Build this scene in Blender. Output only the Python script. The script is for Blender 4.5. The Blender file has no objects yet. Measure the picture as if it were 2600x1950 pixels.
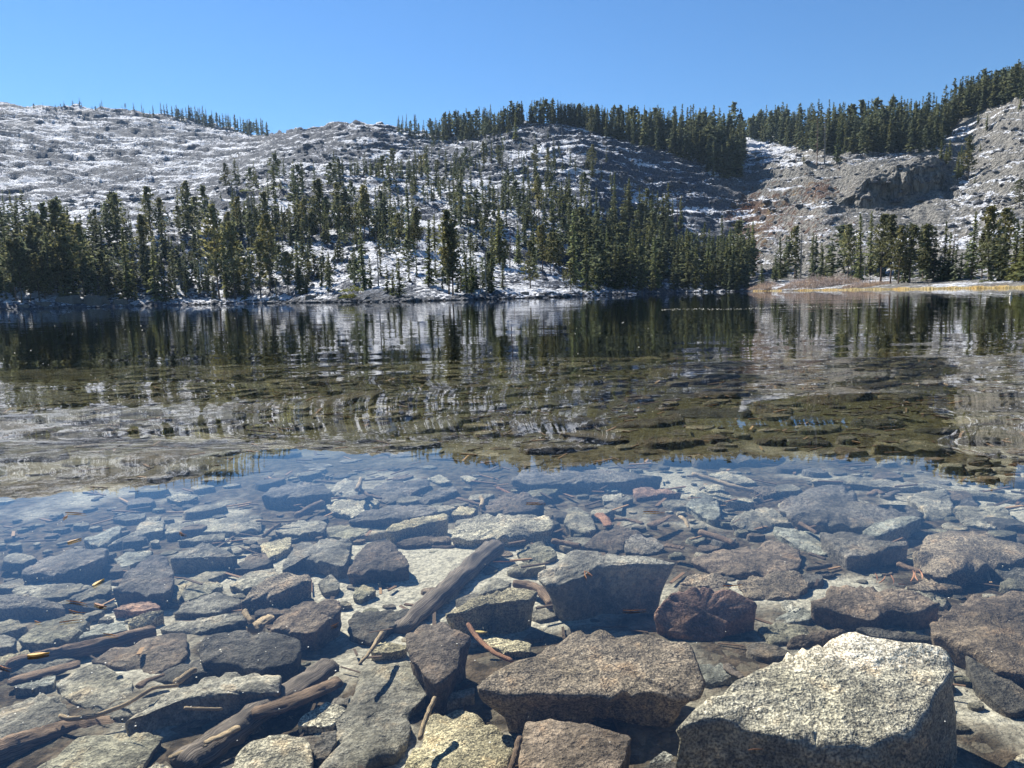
import bpy, math, random
import numpy as np

random.seed(7)
rng = np.random.default_rng(7)
scene = bpy.context.scene
col = scene.collection

# ------------------------------------------------------------------ camera
F_PX, CX, CY = 1803.0, 1300.0, 975.0          # focal length in pixels of the 2600 x 1950 photograph
CAM_H = 1.0
PITCH, ROLL = math.radians(7.2), math.radians(1.35)
fwd = np.array([0, math.cos(PITCH), -math.sin(PITCH)])
r0 = np.array([1.0, 0, 0]); u0 = np.array([0, math.sin(PITCH), math.cos(PITCH)])
right = r0 * math.cos(ROLL) - u0 * math.sin(ROLL)
up = u0 * math.cos(ROLL) + r0 * math.sin(ROLL)
cam_data = bpy.data.cameras.new('camera')
cam = bpy.data.objects.new('camera', cam_data)
col.objects.link(cam)
from mathutils import Matrix
cam.matrix_world = Matrix(((right[0], up[0], -fwd[0], 0), (right[1], up[1], -fwd[1], 0),
                           (right[2], up[2], -fwd[2], CAM_H), (0, 0, 0, 1)))
cam_data.sensor_width = 36.0
cam_data.lens = F_PX / 2600.0 * 36.0
cam_data.clip_start = 0.05
cam_data.clip_end = 8000
scene.camera = cam

# ------------------------------------------------------------------ sky, sun, exposure
SUN_AZ, SUN_EL = math.radians(-40), math.radians(41)     # azimuth from the view direction (+Y), negative = left
world = bpy.data.worlds.new('World'); scene.world = world; world.use_nodes = True
wn = world.node_tree.nodes; wl = world.node_tree.links
for n in list(wn): wn.remove(n)
sky = wn.new('ShaderNodeTexSky'); sky.sky_type = 'NISHITA'; sky.sun_disc = False
sky.sun_elevation = SUN_EL; sky.sun_rotation = SUN_AZ
sky.altitude = 2400; sky.air_density = 1.5; sky.dust_density = 0.0; sky.ozone_density = 8.5
bg = wn.new('ShaderNodeBackground'); bg.inputs['Strength'].default_value = 0.068
wo = wn.new('ShaderNodeOutputWorld')
hs = wn.new('ShaderNodeHueSaturation'); hs.inputs['Saturation'].default_value = 1.07
wl.new(sky.outputs[0], hs.inputs['Color']); wl.new(hs.outputs[0], bg.inputs[0]); wl.new(bg.outputs[0], wo.inputs[0])
sun_data = bpy.data.lights.new('sun', 'SUN'); sun_data.energy = 5.0; sun_data.angle = math.radians(0.53)
sun_data.color = (1.0, 0.95, 0.87)
sun = bpy.data.objects.new('sun', sun_data); col.objects.link(sun)
sdir = np.array([math.sin(SUN_AZ) * math.cos(SUN_EL), math.cos(SUN_AZ) * math.cos(SUN_EL), math.sin(SUN_EL)])
from mathutils import Vector
sun.rotation_euler = Vector(sdir).to_track_quat('Z', 'Y').to_euler()
sun.location = (-30, 20, 60)
vs = scene.view_settings
vs.view_transform = 'Standard'; vs.look = 'None'; vs.exposure = 1.0; vs.gamma = 1.0
try: vs.use_curve_mapping = False
except Exception: pass
cy = scene.cycles
cy.max_bounces = 5; cy.diffuse_bounces = 1; cy.glossy_bounces = 2; cy.transmission_bounces = 3
cy.transparent_max_bounces = 12; cy.volume_bounces = 0
cy.caustics_reflective = False; cy.caustics_refractive = False
cy.use_denoising = True
cy.use_adaptive_sampling = True; cy.adaptive_threshold = 0.02
cy.sample_clamp_indirect = 6.0
try: cy.denoiser = 'OPENIMAGEDENOISE'
except Exception: pass

# ------------------------------------------------------------------ helpers
def pix_dir(px, py):
    px = np.asarray(px, float); py = np.asarray(py, float)
    d = fwd[None, :] + right[None, :] * ((px.ravel() - CX) / F_PX)[:, None] - up[None, :] * ((py.ravel() - CY) / F_PX)[:, None]
    return d

def on_plane(px, py, z):
    """Where the line of sight through a spot of the photograph meets the level z."""
    d = pix_dir(px, py); z = np.broadcast_to(np.asarray(z, float).ravel(), (len(d),))
    t = (z - CAM_H) / d[:, 2]
    p = d * t[:, None]; p[:, 2] = z
    return p

def to_pix(P):
    P = np.atleast_2d(P) - np.array([0, 0, CAM_H])
    w = P @ fwd
    return np.stack([CX + F_PX * (P @ right) / w, CY - F_PX * (P @ up) / w], 1)

def _hash(ix, iy, iz):
    h = (ix.astype(np.uint32) * np.uint32(374761393)) ^ (iy.astype(np.uint32) * np.uint32(668265263)) ^ (iz.astype(np.uint32) * np.uint32(2246822519))
    h = (h ^ (h >> np.uint32(13))) * np.uint32(1274126177)
    h = h ^ (h >> np.uint32(16))
    return h

_G = np.array([[1,1,0],[-1,1,0],[1,-1,0],[-1,-1,0],[1,0,1],[-1,0,1],[1,0,-1],[-1,0,-1],[0,1,1],[0,-1,1],[0,1,-1],[0,-1,-1],[1,1,0],[0,-1,1],[-1,1,0],[0,-1,-1]], float)

def perlin(p):
    p = np.asarray(p, float)
    i = np.floor(p).astype(np.int64); f = p - i
    u = f * f * f * (f * (f * 6 - 15) + 10)
    out = np.zeros(len(p))
    for dx in (0, 1):
        wx = u[:, 0] if dx else 1 - u[:, 0]
        for dy in (0, 1):
            wy = u[:, 1] if dy else 1 - u[:, 1]
            for dz in (0, 1):
                wz = u[:, 2] if dz else 1 - u[:, 2]
                g = _G[_hash(i[:, 0] + dx, i[:, 1] + dy, i[:, 2] + dz) & np.uint32(15)]
                d = f - np.array([dx, dy, dz])
                out += wx * wy * wz * (g * d).sum(1)
    return out

def fbm(p, octaves=4, gain=0.5, lac=2.03):
    a, s, out = 1.0, 1.0, 0
    for k in range(octaves):
        out = out + a * perlin(p * s + 17.3 * k)
        a *= gain; s *= lac
    return out

def mesh_np(name, V, faces, smooth=False):
    """faces: list of int arrays (n,3) or (n,4)"""
    me = bpy.data.meshes.new(name)
    V = np.asarray(V, np.float32)
    me.vertices.add(len(V)); me.vertices.foreach_set('co', V.ravel())
    faces = [np.asarray(f, np.int32) for f in faces if len(f)]
    loops = np.concatenate([f.ravel() for f in faces])
    counts = np.concatenate([np.full(len(f), f.shape[1], np.int32) for f in faces])
    starts = np.concatenate([[0], np.cumsum(counts)[:-1]]).astype(np.int32)
    me.loops.add(len(loops)); me.loops.foreach_set('vertex_index', loops)
    me.polygons.add(len(counts)); me.polygons.foreach_set('loop_start', starts)
    try: me.polygons.foreach_set('loop_total', counts)
    except Exception: pass
    me.polygons.foreach_set('use_smooth', np.full(len(counts), bool(smooth)))
    me.update(calc_edges=True)
    me.validate()
    return me

def grid_faces(nr, nc, wrap=False):
    r = np.arange(nr - 1)[:, None]; c = np.arange(nc if wrap else nc - 1)[None, :]
    a = r * nc + c; b = r * nc + (c + 1) % nc
    return np.stack([a, b, b + nc, a + nc], -1).reshape(-1, 4)

def link(name, me, m=None, parent=None, loc=None, color=None):
    o = bpy.data.objects.new(name, me); col.objects.link(o)
    if m is not None and me is not None and not me.materials: me.materials.append(m)
    if parent is not None: o.parent = parent
    if loc is not None: o.location = loc
    if color is not None: o.color = (*color, 1.0)
    return o

def tag(o, label=None, cat=None, group=None, kind=None):
    if label: o['label'] = label
    if cat: o['category'] = cat
    if group: o['group'] = group
    if kind: o['kind'] = kind
    return o

ORD = ['', 'first', 'second', 'third', 'fourth', 'fifth', 'sixth', 'seventh', 'eighth', 'ninth', 'tenth', 'eleventh', 'twelfth',
       'thirteenth', 'fourteenth', 'fifteenth', 'sixteenth', 'seventeenth', 'eighteenth', 'nineteenth', 'twentieth']
def ordinal(k, n):
    if n == 1: return 'only'
    if k == 1: return 'leftmost'
    if k == n: return 'rightmost'
    if k < len(ORD): return ORD[k] 
    return 'thirtieth' if k == 30 else 'fortieth' if k == 40 else ('twenty-', 'thirty-', 'forty-', 'fifty-')[k // 10 - 2] + ORD[k % 10]

# ------------------------------------------------------------------ materials
def mat(name):
    m = bpy.data.materials.new(name); m.use_nodes = True
    nt = m.node_tree
    for n in list(nt.nodes): nt.nodes.remove(n)
    return m, nt

class NT:
    def __init__(s, nt): s.nt = nt
    def new(s, t, **kw):
        n = s.nt.nodes.new(t)
        for k, v in kw.items():
            if k.startswith('i_'):
                n.inputs[k[2:].replace('_', ' ')].default_value = v
            else: setattr(n, k, v)
        return n
    def link(s, a, b): s.nt.links.new(a, b)
    def val(s, x, sock):
        if hasattr(x, 'links') or hasattr(x, 'is_output'): s.link(x, sock)
        else: sock.default_value = x
    def math(s, op, a, b=0.0, clamp=False):
        n = s.nt.nodes.new('ShaderNodeMath'); n.operation = op; n.use_clamp = clamp
        s.val(a, n.inputs[0]); s.val(b, n.inputs[1]); return n.outputs[0]
    def noise(s, vec, scale, detail=3.0, rough=0.55, out='Fac'):
        n = s.nt.nodes.new('ShaderNodeTexNoise'); n.inputs['Scale'].default_value = scale
        n.inputs['Detail'].default_value = detail; n.inputs['Roughness'].default_value = rough
        if vec is not None: s.link(vec, n.inputs['Vector'])
        return n.outputs[out if out != 'Fac' else 0]
    def smooth(s, x, lo, hi, a=0.0, b=1.0):
        n = s.nt.nodes.new('ShaderNodeMapRange'); n.interpolation_type = 'SMOOTHSTEP'
        s.val(x, n.inputs['Value']); n.inputs['From Min'].default_value = lo; n.inputs['From Max'].default_value = hi
        n.inputs['To Min'].default_value = a; n.inputs['To Max'].default_value = b
        return n.outputs[0]
    def mix(s, fac, a, b, blend='MIX'):
        n = s.nt.nodes.new('ShaderNodeMix'); n.data_type = 'RGBA'; n.blend_type = blend
        s.val(fac, n.inputs[0])
        for x, k in ((a, 6), (b, 7)):
            if isinstance(x, tuple): n.inputs[k].default_value = (*x, 1.0) if len(x) == 3 else x
            else: s.link(x, n.inputs[k])
        return n.outputs[2]
    def scale_col(s, c, f):
        n = s.nt.nodes.new('ShaderNodeVectorMath'); n.operation = 'SCALE'
        if isinstance(c, tuple): n.inputs[0].default_value = c
        else: s.link(c, n.inputs[0])
        s.val(f, n.inputs['Scale']); return n.outputs[0]
    def bump(s, h, strength, dist, nrm=None):
        n = s.nt.nodes.new('ShaderNodeBump'); n.inputs['Strength'].default_value = strength; n.inputs['Distance'].default_value = dist
        s.link(h, n.inputs['Height'])
        if nrm is not None: s.link(nrm, n.inputs['Normal'])
        return n.outputs[0]
    def surface(s, col_, rough=0.9, nrm=None, spec=0.3):
        b = s.nt.nodes.new('ShaderNodeBsdfPrincipled')
        s.val(col_ if not isinstance(col_, tuple) else (*col_, 1.0), b.inputs['Base Color'])
        s.val(rough, b.inputs['Roughness'])
        b.inputs['Specular IOR Level'].default_value = spec
        if nrm is not None: s.link(nrm, b.inputs['Normal'])
        return b.outputs[0]
    def out(s, surf=None, vol=None):
        o = s.nt.nodes.new('ShaderNodeOutputMaterial')
        if surf is not None: s.link(surf, o.inputs['Surface'])
        if vol is not None: s.link(vol, o.inputs['Volume'])

def granite_material(name, island=False, sp=(0.40, 1.70), bl=(0.68, 1.32), pt=(0.55, 1.25)):
    m, nt = mat(name); g = NT(nt)
    geo = g.new('ShaderNodeNewGeometry'); pos = geo.outputs['Position']
    info = g.new('ShaderNodeObjectInfo')
    if island:
        ri = geo.outputs['Random Per Island']
        ramp = g.new('ShaderNodeValToRGB'); g.link(ri, ramp.inputs[0])
        cr = ramp.color_ramp; cr.interpolation = 'CONSTANT'
        cols = [(0.17,0.155,0.125),(0.24,0.22,0.175),(0.11,0.095,0.078),(0.19,0.18,0.135),(0.15,0.115,0.085),(0.27,0.245,0.19),(0.13,0.12,0.105)]
        cr.elements[0].color = (*cols[0], 1); cr.elements[1].position = 1/7; cr.elements[1].color = (*cols[1], 1)
        for k in range(2, 7):
            e = cr.elements.new(k / 7); e.color = (*cols[k], 1)
        tint = ramp.outputs[0]
    else:
        tint = info.outputs['Color']
    sep = g.new('ShaderNodeSeparateXYZ'); g.link(pos, sep.inputs[0])
    fine = g.noise(pos, 150, 3, 0.7)
    mid = g.noise(pos, 42, 4, 0.65)
    big = g.noise(pos, 5.5, 4, 0.6)
    speck = g.smooth(fine, 0.34, 0.68, *sp)
    blot = g.smooth(mid, 0.33, 0.68, *bl)
    patch = g.smooth(big, 0.36, 0.64, *pt)
    f = g.math('MULTIPLY', g.math('MULTIPLY', speck, blot), patch)
    dry = g.smooth(sep.outputs[2], -0.002, 0.02, 1.0, 1.45)
    f = g.math('MULTIPLY', f, dry)
    c = g.scale_col(tint, f)
    warm = g.noise(pos, 11, 3, 0.6)
    c = g.mix(g.smooth(warm, 0.52, 0.72, 0.0, 0.45), c, g.mix(1.0, c, (1.15, 0.88, 0.62), 'MULTIPLY'))
    olive = g.noise(pos, 2.3, 3, 0.6)
    c = g.mix(g.smooth(olive, 0.45, 0.7, 0.0, 0.4), c, g.mix(1.0, c, (0.98, 0.96, 0.76), 'MULTIPLY'))
    h = g.math('ADD', g.math('MULTIPLY', mid, 1.0), g.math('MULTIPLY', fine, 0.35))
    crk = g.new('ShaderNodeTexVoronoi', feature='DISTANCE_TO_EDGE'); crk.inputs['Scale'].default_value = 3.1
    wv_ = g.new('ShaderNodeVectorMath', operation='ADD'); g.link(pos, wv_.inputs[0]); g.link(g.scale_col(g.noise(pos, 6, 3, 0.6, 'Color'), 0.35), wv_.inputs[1]); g.link(wv_.outputs[0], crk.inputs['Vector'])
    line = g.math('MULTIPLY', g.smooth(crk.outputs['Distance'], 0.0, 0.022, 1.0, 0.0), g.smooth(big, 0.50, 0.62))
    c = g.mix(g.math('MULTIPLY', line, 0.7), c, (0.02, 0.018, 0.016))
    n1 = g.bump(h, 0.75, 0.02)
    n2 = g.bump(g.noise(pos, 14, 4, 0.6), 0.5, 0.04, n1)
    if island:   # stones farther out are darker and olive, the water's tint put into colour
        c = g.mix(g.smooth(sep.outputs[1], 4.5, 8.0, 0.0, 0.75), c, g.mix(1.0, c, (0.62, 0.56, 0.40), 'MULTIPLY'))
    g.out(g.surface(c, 0.85, n2, 0.25))
    return m

M_GRANITE = granite_material('speckled_granite', False, (0.34, 1.75))
M_STONE = granite_material('silted_stone', False, (0.66, 1.36), (0.62, 1.35), (0.5, 1.3))
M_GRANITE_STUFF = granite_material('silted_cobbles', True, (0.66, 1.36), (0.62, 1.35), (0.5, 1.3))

def wood_material():
    m, nt = mat('weathered_wood'); g = NT(nt)
    info = g.new('ShaderNodeObjectInfo'); tc = g.new('ShaderNodeTexCoord')
    mp = g.new('ShaderNodeMapping'); g.link(tc.outputs['UV'], mp.inputs[0]); mp.inputs['Scale'].default_value = (6, 60, 1)
    grain = g.noise(mp.outputs[0], 1.0, 4, 0.65)
    geo = g.new('ShaderNodeNewGeometry')
    big = g.noise(geo.outputs['Position'], 9, 3)
    f = g.math('MULTIPLY', g.smooth(grain, 0.32, 0.68, 0.35, 1.5), g.smooth(big, 0.35, 0.65, 0.7, 1.2))
    c = g.scale_col(info.outputs['Color'], f)
    g.out(g.surface(c, 0.85, g.bump(grain, 0.6, 0.01), 0.2))
    return m
M_WOOD = wood_material()

def litter_material():
    m, nt = mat('wood_litter'); g = NT(nt)
    geo = g.new('ShaderNodeNewGeometry')
    ramp = g.new('ShaderNodeValToRGB'); g.link(geo.outputs['Random Per Island'], ramp.inputs[0])
    cr = ramp.color_ramp
    cr.elements[0].color = (0.045, 0.03, 0.02, 1); cr.elements[1].color = (0.42, 0.26, 0.13, 1)
    e = cr.elements.new(0.5); e.color = (0.10, 0.065, 0.042, 1)
    e = cr.elements.new(0.85); e.color = (0.22, 0.13, 0.075, 1)
    g.out(g.surface(ramp.outputs[0], 0.85))
    return m
M_LITTER = litter_material()

def plain(name, colr, rough=0.7, tr=0.0, tinted=False, noise=None):
    m, nt = mat(name); g = NT(nt)
    c = colr
    if tinted:
        info = g.new('ShaderNodeObjectInfo'); c = info.outputs['Color']
    geo = g.new('ShaderNodeNewGeometry')
    nz = g.noise(geo.outputs['Position'], noise or 20, 3)
    c = g.scale_col(c, g.smooth(nz, 0.3, 0.7, 0.75, 1.25))
    b = g.surface(c, rough, None, 0.3)
    if tr > 0:
        t = g.new('ShaderNodeBsdfTranslucent'); g.link(c, t.inputs[0])
        mx = g.new('ShaderNodeMixShader'); mx.inputs[0].default_value = tr
        g.link(b, mx.inputs[1]); g.link(t.outputs[0], mx.inputs[2]); b = mx.outputs[0]
    g.out(b); return m

def foliage_material(name, tinted=True, base=(0.07, 0.10, 0.035)):
    m, nt = mat(name); g = NT(nt)
    geo = g.new('ShaderNodeNewGeometry'); ri = geo.outputs['Random Per Island']
    if tinted:
        info = g.new('ShaderNodeObjectInfo'); c = info.outputs['Color']
    else: c = base
    c = g.scale_col(c, g.smooth(ri, 0.0, 1.0, 0.6, 1.5))
    big = g.noise(geo.outputs['Position'], 0.09, 2)
    c = g.mix(g.smooth(big, 0.42, 0.62, 0.0, 0.6), c, g.mix(1.0, c, (1.35, 1.12, 0.75), 'MULTIPLY'))
    b = g.surface(c, 0.75, None, 0.15)
    t = g.new('ShaderNodeBsdfTranslucent'); g.link(c, t.inputs[0])
    mx = g.new('ShaderNodeMixShader'); mx.inputs[0].default_value = 0.45
    g.link(b, mx.inputs[1]); g.link(t.outputs[0], mx.inputs[2])
    g.out(mx.outputs[0]); return m
M_NEEDLE = foliage_material('conifer_needles')
M_NEEDLE_STUFF = foliage_material('far_conifer_needles', False, (0.115, 0.135, 0.078))
M_BARK = plain('bark', (0.13, 0.095, 0.07), 0.9, 0, True, 3)
M_PINE_LITTER = plain('pine_needle', (0.45, 0.2, 0.1), 0.6, 0.2, True)
M_SPECK = plain('floating_fluff', (0.75, 0.72, 0.6), 0.8)
M_TWIG = foliage_material('willow_twigs', False, (0.36, 0.30, 0.275))
M_GRASS = foliage_material('dry_grass', False, (0.66, 0.54, 0.29))
M_SHRUB = foliage_material('shrub_leaves', True)
# ------------------------------------------------------------------ terrain
# Each line: (x, y) of the photograph with the distance in metres at which that ground lies.
LINE_A = [(-700,240),(0,250),(300,250),(500,245),(700,210),(900,165),(1000,150),(1200,150),(1450,170),(1550,220),(1750,300),(1900,290),(2000,250),(2300,190),(2600,155),(3300,130)]
LINE_B = [(-700,772,252),(0,754,262),(150,752,262),(300,752,262),(450,752,262),(560,754,256),(700,748,222),(900,742,178),(1000,742,163),(1200,740,163),(1450,738,182),(1550,738,232),(1750,731,312),(1900,729,302),(1960,730,268),(2050,727,258),(2300,724,205),(2600,718,170),(3300,700,140)]
LINE_C = [(-700,640,330),(0,650,330),(150,640,330),(220,617,330),(300,608,330),(400,600,330),(560,600,330),(650,600,310),(700,605,300),(800,612,290),(900,615,270),(1000,635,250),(1050,637,240),(1130,660,230),(1250,680,225),(1330,682,225),(1420,700,230),(1500,715,260),(1600,700,320),(1750,690,370),(1900,690,370),(2000,697,340),(2150,699,310),(2300,702,280),(2450,697,250),(2600,695,240),(3300,680,230)]
LINE_D = [(-700,575,480),(0,575,480),(150,565,480),(300,545,480),(450,530,460),(560,500,440),(650,475,430),(770,455,420),(850,448,430),(1000,452,430),(1100,455,430),(1200,450,420),(1300,455,410),(1400,470,400),(1500,480,400),(1600,520,430),(1700,545,440),(1800,565,440),(1900,575,440),(2000,570,420),(2100,540,400),(2200,545,400),(2300,560,400),(2400,560,390),(2500,560,370),(2600,560,350),(3300,560,320)]
LINE_E = [(-700,470,700),(0,480,700),(300,470,700),(500,450,680),(600,430,650),(700,400,620),(800,385,600),(900,400,560),(1000,400,550),(1100,395,540),(1200,385,530),(1300,365,520),(1400,355,510),(1480,352,510),(1560,365,510),(1650,385,520),(1750,400,530),(1850,425,540),(1900,438,540),(1950,430,520),(2050,420,500),(2150,410,490),(2250,400,480),(2390,395,470),(2450,430,470),(2550,420,440),(2600,410,430),(3300,380,400)]
LINE_F = [(-700,235,1100),(0,258,1100),(100,262,1100),(200,267,1100),(300,273,1100),(400,285,1090),(500,301,1080),(600,325,1050),(655,342,960),(700,338,820),(760,325,760),(830,317,740),(845,306,730),(900,304,720),(960,307,710),(1000,318,700),(1050,330,690),(1100,338,680),(1200,335,650),(1300,318,600),(1350,313,580),(1420,312,580),(1480,318,590),(1550,335,600),(1650,352,620),(1750,362,640),(1850,365,700),(1900,340,800),(1950,336,800),(2000,345,750),(2100,350,650),(2200,350,620),(2300,345,600),(2390,310,600),(2450,275,580),(2500,252,570),(2550,238,560),(2600,224,550),(3300,60,520)]
def px_interp(line, x, k): return np.interp(x, [p[0] for p in line], [p[k] for p in line])
xs_ = np.array(sorted(set([p[0] for p in LINE_D + LINE_E] + [2130,2190,2250,2330,2386,2400])), float)
def lerp_line(t, rt):
    return [[x, px_interp(LINE_D, x, 1) * (1 - t) + px_interp(LINE_E, x, 1) * t, px_interp(LINE_D, x, 2) * (1 - rt) + px_interp(LINE_E, x, 2) * rt] for x in xs_]
LINE_D2, LINE_D3 = lerp_line(0.28, 0.34), lerp_line(0.5, 0.55)
for L, pts in ((LINE_D2, {2130:(527,425),2150:(527,428),2190:(527,430),2200:(526,430),2250:(516,434),2300:(503,438),2330:(495,440),2386:(480,444),2390:(478,444),2400:(500,444)}),
               (LINE_D3, {2130:(506,436),2150:(490,437),2190:(462,438),2200:(456,438),2250:(430,442),2300:(413,446),2330:(405,448),2386:(396,452),2390:(400,452),2400:(468,452)})):
    for p in L:
        if p[0] in pts: p[1], p[2] = pts[p[0]]

NAZ = 1000
AZ = np.linspace(math.radians(-50), math.radians(50), NAZ)
def prof(line):
    x = np.array([p[0] for p in line], float); y = np.array([p[1] for p in line], float); r = np.array([p[2] for p in line], float)
    d = pix_dir(x, y); az = np.arctan2(d[:, 0], d[:, 1]); te = d[:, 2] / np.hypot(d[:, 0], d[:, 1])
    o = np.argsort(az)
    R = np.interp(AZ, az[o], r[o]); T = np.interp(AZ, az[o], te[o])
    k = np.exp(-0.5 * (np.arange(-6, 7) / 2.5) ** 2); k /= k.sum()
    R = np.convolve(np.pad(R, 6, 'edge'), k, 'valid'); T = np.convolve(np.pad(T, 6, 'edge'), k, 'valid')
    return R, CAM_H + T * R
horizon = lambda x: 747 - (np.asarray(x, float) - 1300) * 0.0236
A3 = [(x, float(horizon(x)), r) for x, r in LINE_A]
RA, _ = prof(A3); ZA = np.zeros(NAZ)
Rs, Zs = [RA - 35, RA - 6, RA], [np.full(NAZ, -6.0), np.full(NAZ, -0.9), ZA]
for L in (LINE_B, LINE_C, LINE_D, LINE_D2, LINE_D3, LINE_E, LINE_F):
    R, Z = prof(L); Rs.append(R); Zs.append(Z)
Zs[3] = np.maximum(Zs[3], 0.5)
Rs.append(Rs[-1] * 1.22); Zs.append(Zs[-1] * 0.86)
Rs.append(Rs[-1] * 1.5); Zs.append(Zs[-1] * 0.5)
Rs = np.array(Rs); Zs = np.array(Zs)
for k in range(1, len(Rs)): Rs[k] = np.maximum(Rs[k], Rs[k - 1] + 3)
nrow = [3, 4, 10, 48, 66, 22, 40, 36, 96, 8, 3]
RR, ZZ, TT = [], [], []
for k, n in enumerate(nrow):
    for j in range(n):
        t = j / n
        RR.append(Rs[k] * (1 - t) + Rs[k + 1] * t); ZZ.append(Zs[k] * (1 - t) + Zs[k + 1] * t); TT.append(k + t)
RR.append(Rs[-1]); ZZ.append(Zs[-1]); TT.append(len(nrow))
RR = np.array(RR); ZZ = np.array(ZZ); TT = np.array(TT)
NR = len(RR)
# soften the kinks of the profile a little
for _ in range(2):
    ZZ[1:-1] = 0.25 * ZZ[:-2] + 0.5 * ZZ[1:-1] + 0.25 * ZZ[2:]
X0 = RR * np.sin(AZ)[None, :]; Y0 = RR * np.cos(AZ)[None, :]
P0 = np.stack([X0.ravel(), Y0.ravel(), ZZ.ravel()], 1)
att = np.interp(TT, [0, 2.0, 2.3, 3.0, 4.0, 5, 11], [0.0, 0.0, 0.10, 0.42, 0.75, 1.0, 1.0])[:, None] * np.ones(NAZ)[None, :]
az_deg = np.degrees(AZ)
meadow = np.interp(az_deg, [-50, 16, 20, 50], [0, 0, 1, 1])[None, :] * np.interp(TT, [0, 3.0, 3.9, 4.4], [1, 1, 0.75, 0])[:, None]
att = (att * (1 - 0.8 * meadow)).ravel()
q = P0 * np.array([1, 1, 1.6])
n_big = fbm(q / 75.0, 3)
n_mid = fbm(q / 24.0 + 5, 3)
n_rg = 1 - np.abs(fbm(q / 13.0 + 9, 3)) * 2.2
n_sm = fbm(q / 5.0 + 3, 3)
zt = P0[:, 2] / 8.5 + 1.3 * fbm(q / 60.0 + 31, 3) + P0[:, 0] * 0.012
fr = zt - np.floor(zt)
terr = (np.clip((fr - 0.70) / 0.30, 0, 1) ** 1.3 - fr) * np.interp(np.hypot(P0[:, 0], P0[:, 1]), [200, 500, 900], [3.0, 4.2, 6.5])
ridge_t = np.repeat(TT, NAZ)
dz = att * (2.6 * n_big + 1.9 * n_mid + 1.1 * n_rg + 0.75 * n_sm + terr)
# crag: extra relief on the cliff face
is_cliff = np.exp(-((ridge_t - 6.5) / 0.5) ** 2) * np.clip((np.tile(az_deg, NR) - 23.0) / 2, 0, 1) * np.clip((31.5 - np.tile(az_deg, NR)) / 0.8, 0, 1)
strat = fbm(np.stack([P0[:, 0] / 8.0, P0[:, 1] / 8.0, P0[:, 2] / 34.0], 1) + 2, 4)
rad = -is_cliff * (8.5 * strat + 2.0 * fbm(P0 / 3.5, 3))
P = P0.copy(); P[:, 2] += dz * (1 - 0.8 * is_cliff)
P[:, 0] += rad * np.tile(np.sin(AZ), NR); P[:, 1] += rad * np.tile(np.cos(AZ), NR)
first = NAZ * 7
P[first:, 2] = np.where((ridge_t[first:] > 2.5), np.maximum(P[first:, 2], 0.25), P[first:, 2])
GP = P.reshape(NR, NAZ, 3)
terrain_me = mesh_np('hillside', P, [grid_faces(NR, NAZ)], True)

# snow / brush cover: where it lies on the hillside
pp = to_pix(P)
def blob(cx, cy_, sx, sy, pw=1.0): return np.exp(-(((pp[:, 0] - cx) / sx) ** 2 + ((pp[:, 1] - cy_) / sy) ** 2)) * pw
rightness = np.clip((pp[:, 0] - 1780 + 60 * n_big) / 220, 0, 1)
snow = 0.43 * (1 - rightness) + 0.31 * rightness
snow -= 0.05 * np.clip((700 - pp[:, 0]) / 300, 0, 1)
snow += blob(1430, 390, 140, 55, 0.16) + blob(1700, 480, 130, 70, 0.16)
snow += blob(2480, 330, 120, 90, 0.26) + blob(1930, 350, 60, 30, 0.7) + blob(2440, 500, 60, 45, 0.35) + blob(2560, 500, 120, 60, 0.15) + blob(1990, 380, 110, 40, 0.25)
snow -= blob(2230, 540, 190, 45, 0.25) + is_cliff * 0.7 + blob(2100, 450, 110, 60, 0.12)
snow -= blob(1740, 520, 120, 60, 0.04)
snow += blob(1350, 740, 110, 30, 0.1)
snow -= 0.5 * np.clip((2.5 - ridge_t) / 0.4, 0, 1)
snow -= 0.16 * (meadow.ravel())
brush = blob(1900, 620, 60, 95, 1.1) + blob(2000, 520, 140, 80, 0.85) + blob(2080, 590, 110, 30, 0.5) + blob(2090, 480, 45, 28, 0.9) + blob(1900, 540, 40, 40, 0.9) + blob(2200, 560, 90, 12, 0.45) + blob(2540, 590, 120, 22, 0.5)
brush += blob(1180, 375, 70, 10, 0.3) + blob(2160, 415, 60, 22, 0.4) + 0.2 * meadow.ravel() + blob(1000, 372, 60, 8, 0.3)
brush += 0.35 * np.clip((3.12 - ridge_t) / 0.2, 0, 1) * (ridge_t > 1.9)
for nm, arr in (('snow', snow), ('brush', brush), ('crag', is_cliff), ('sunlit_rock_tone', rightness)):
    a = terrain_me.attributes.new(nm, 'FLOAT', 'POINT'); a.data.foreach_set('value', arr.astype(np.float32))

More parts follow.
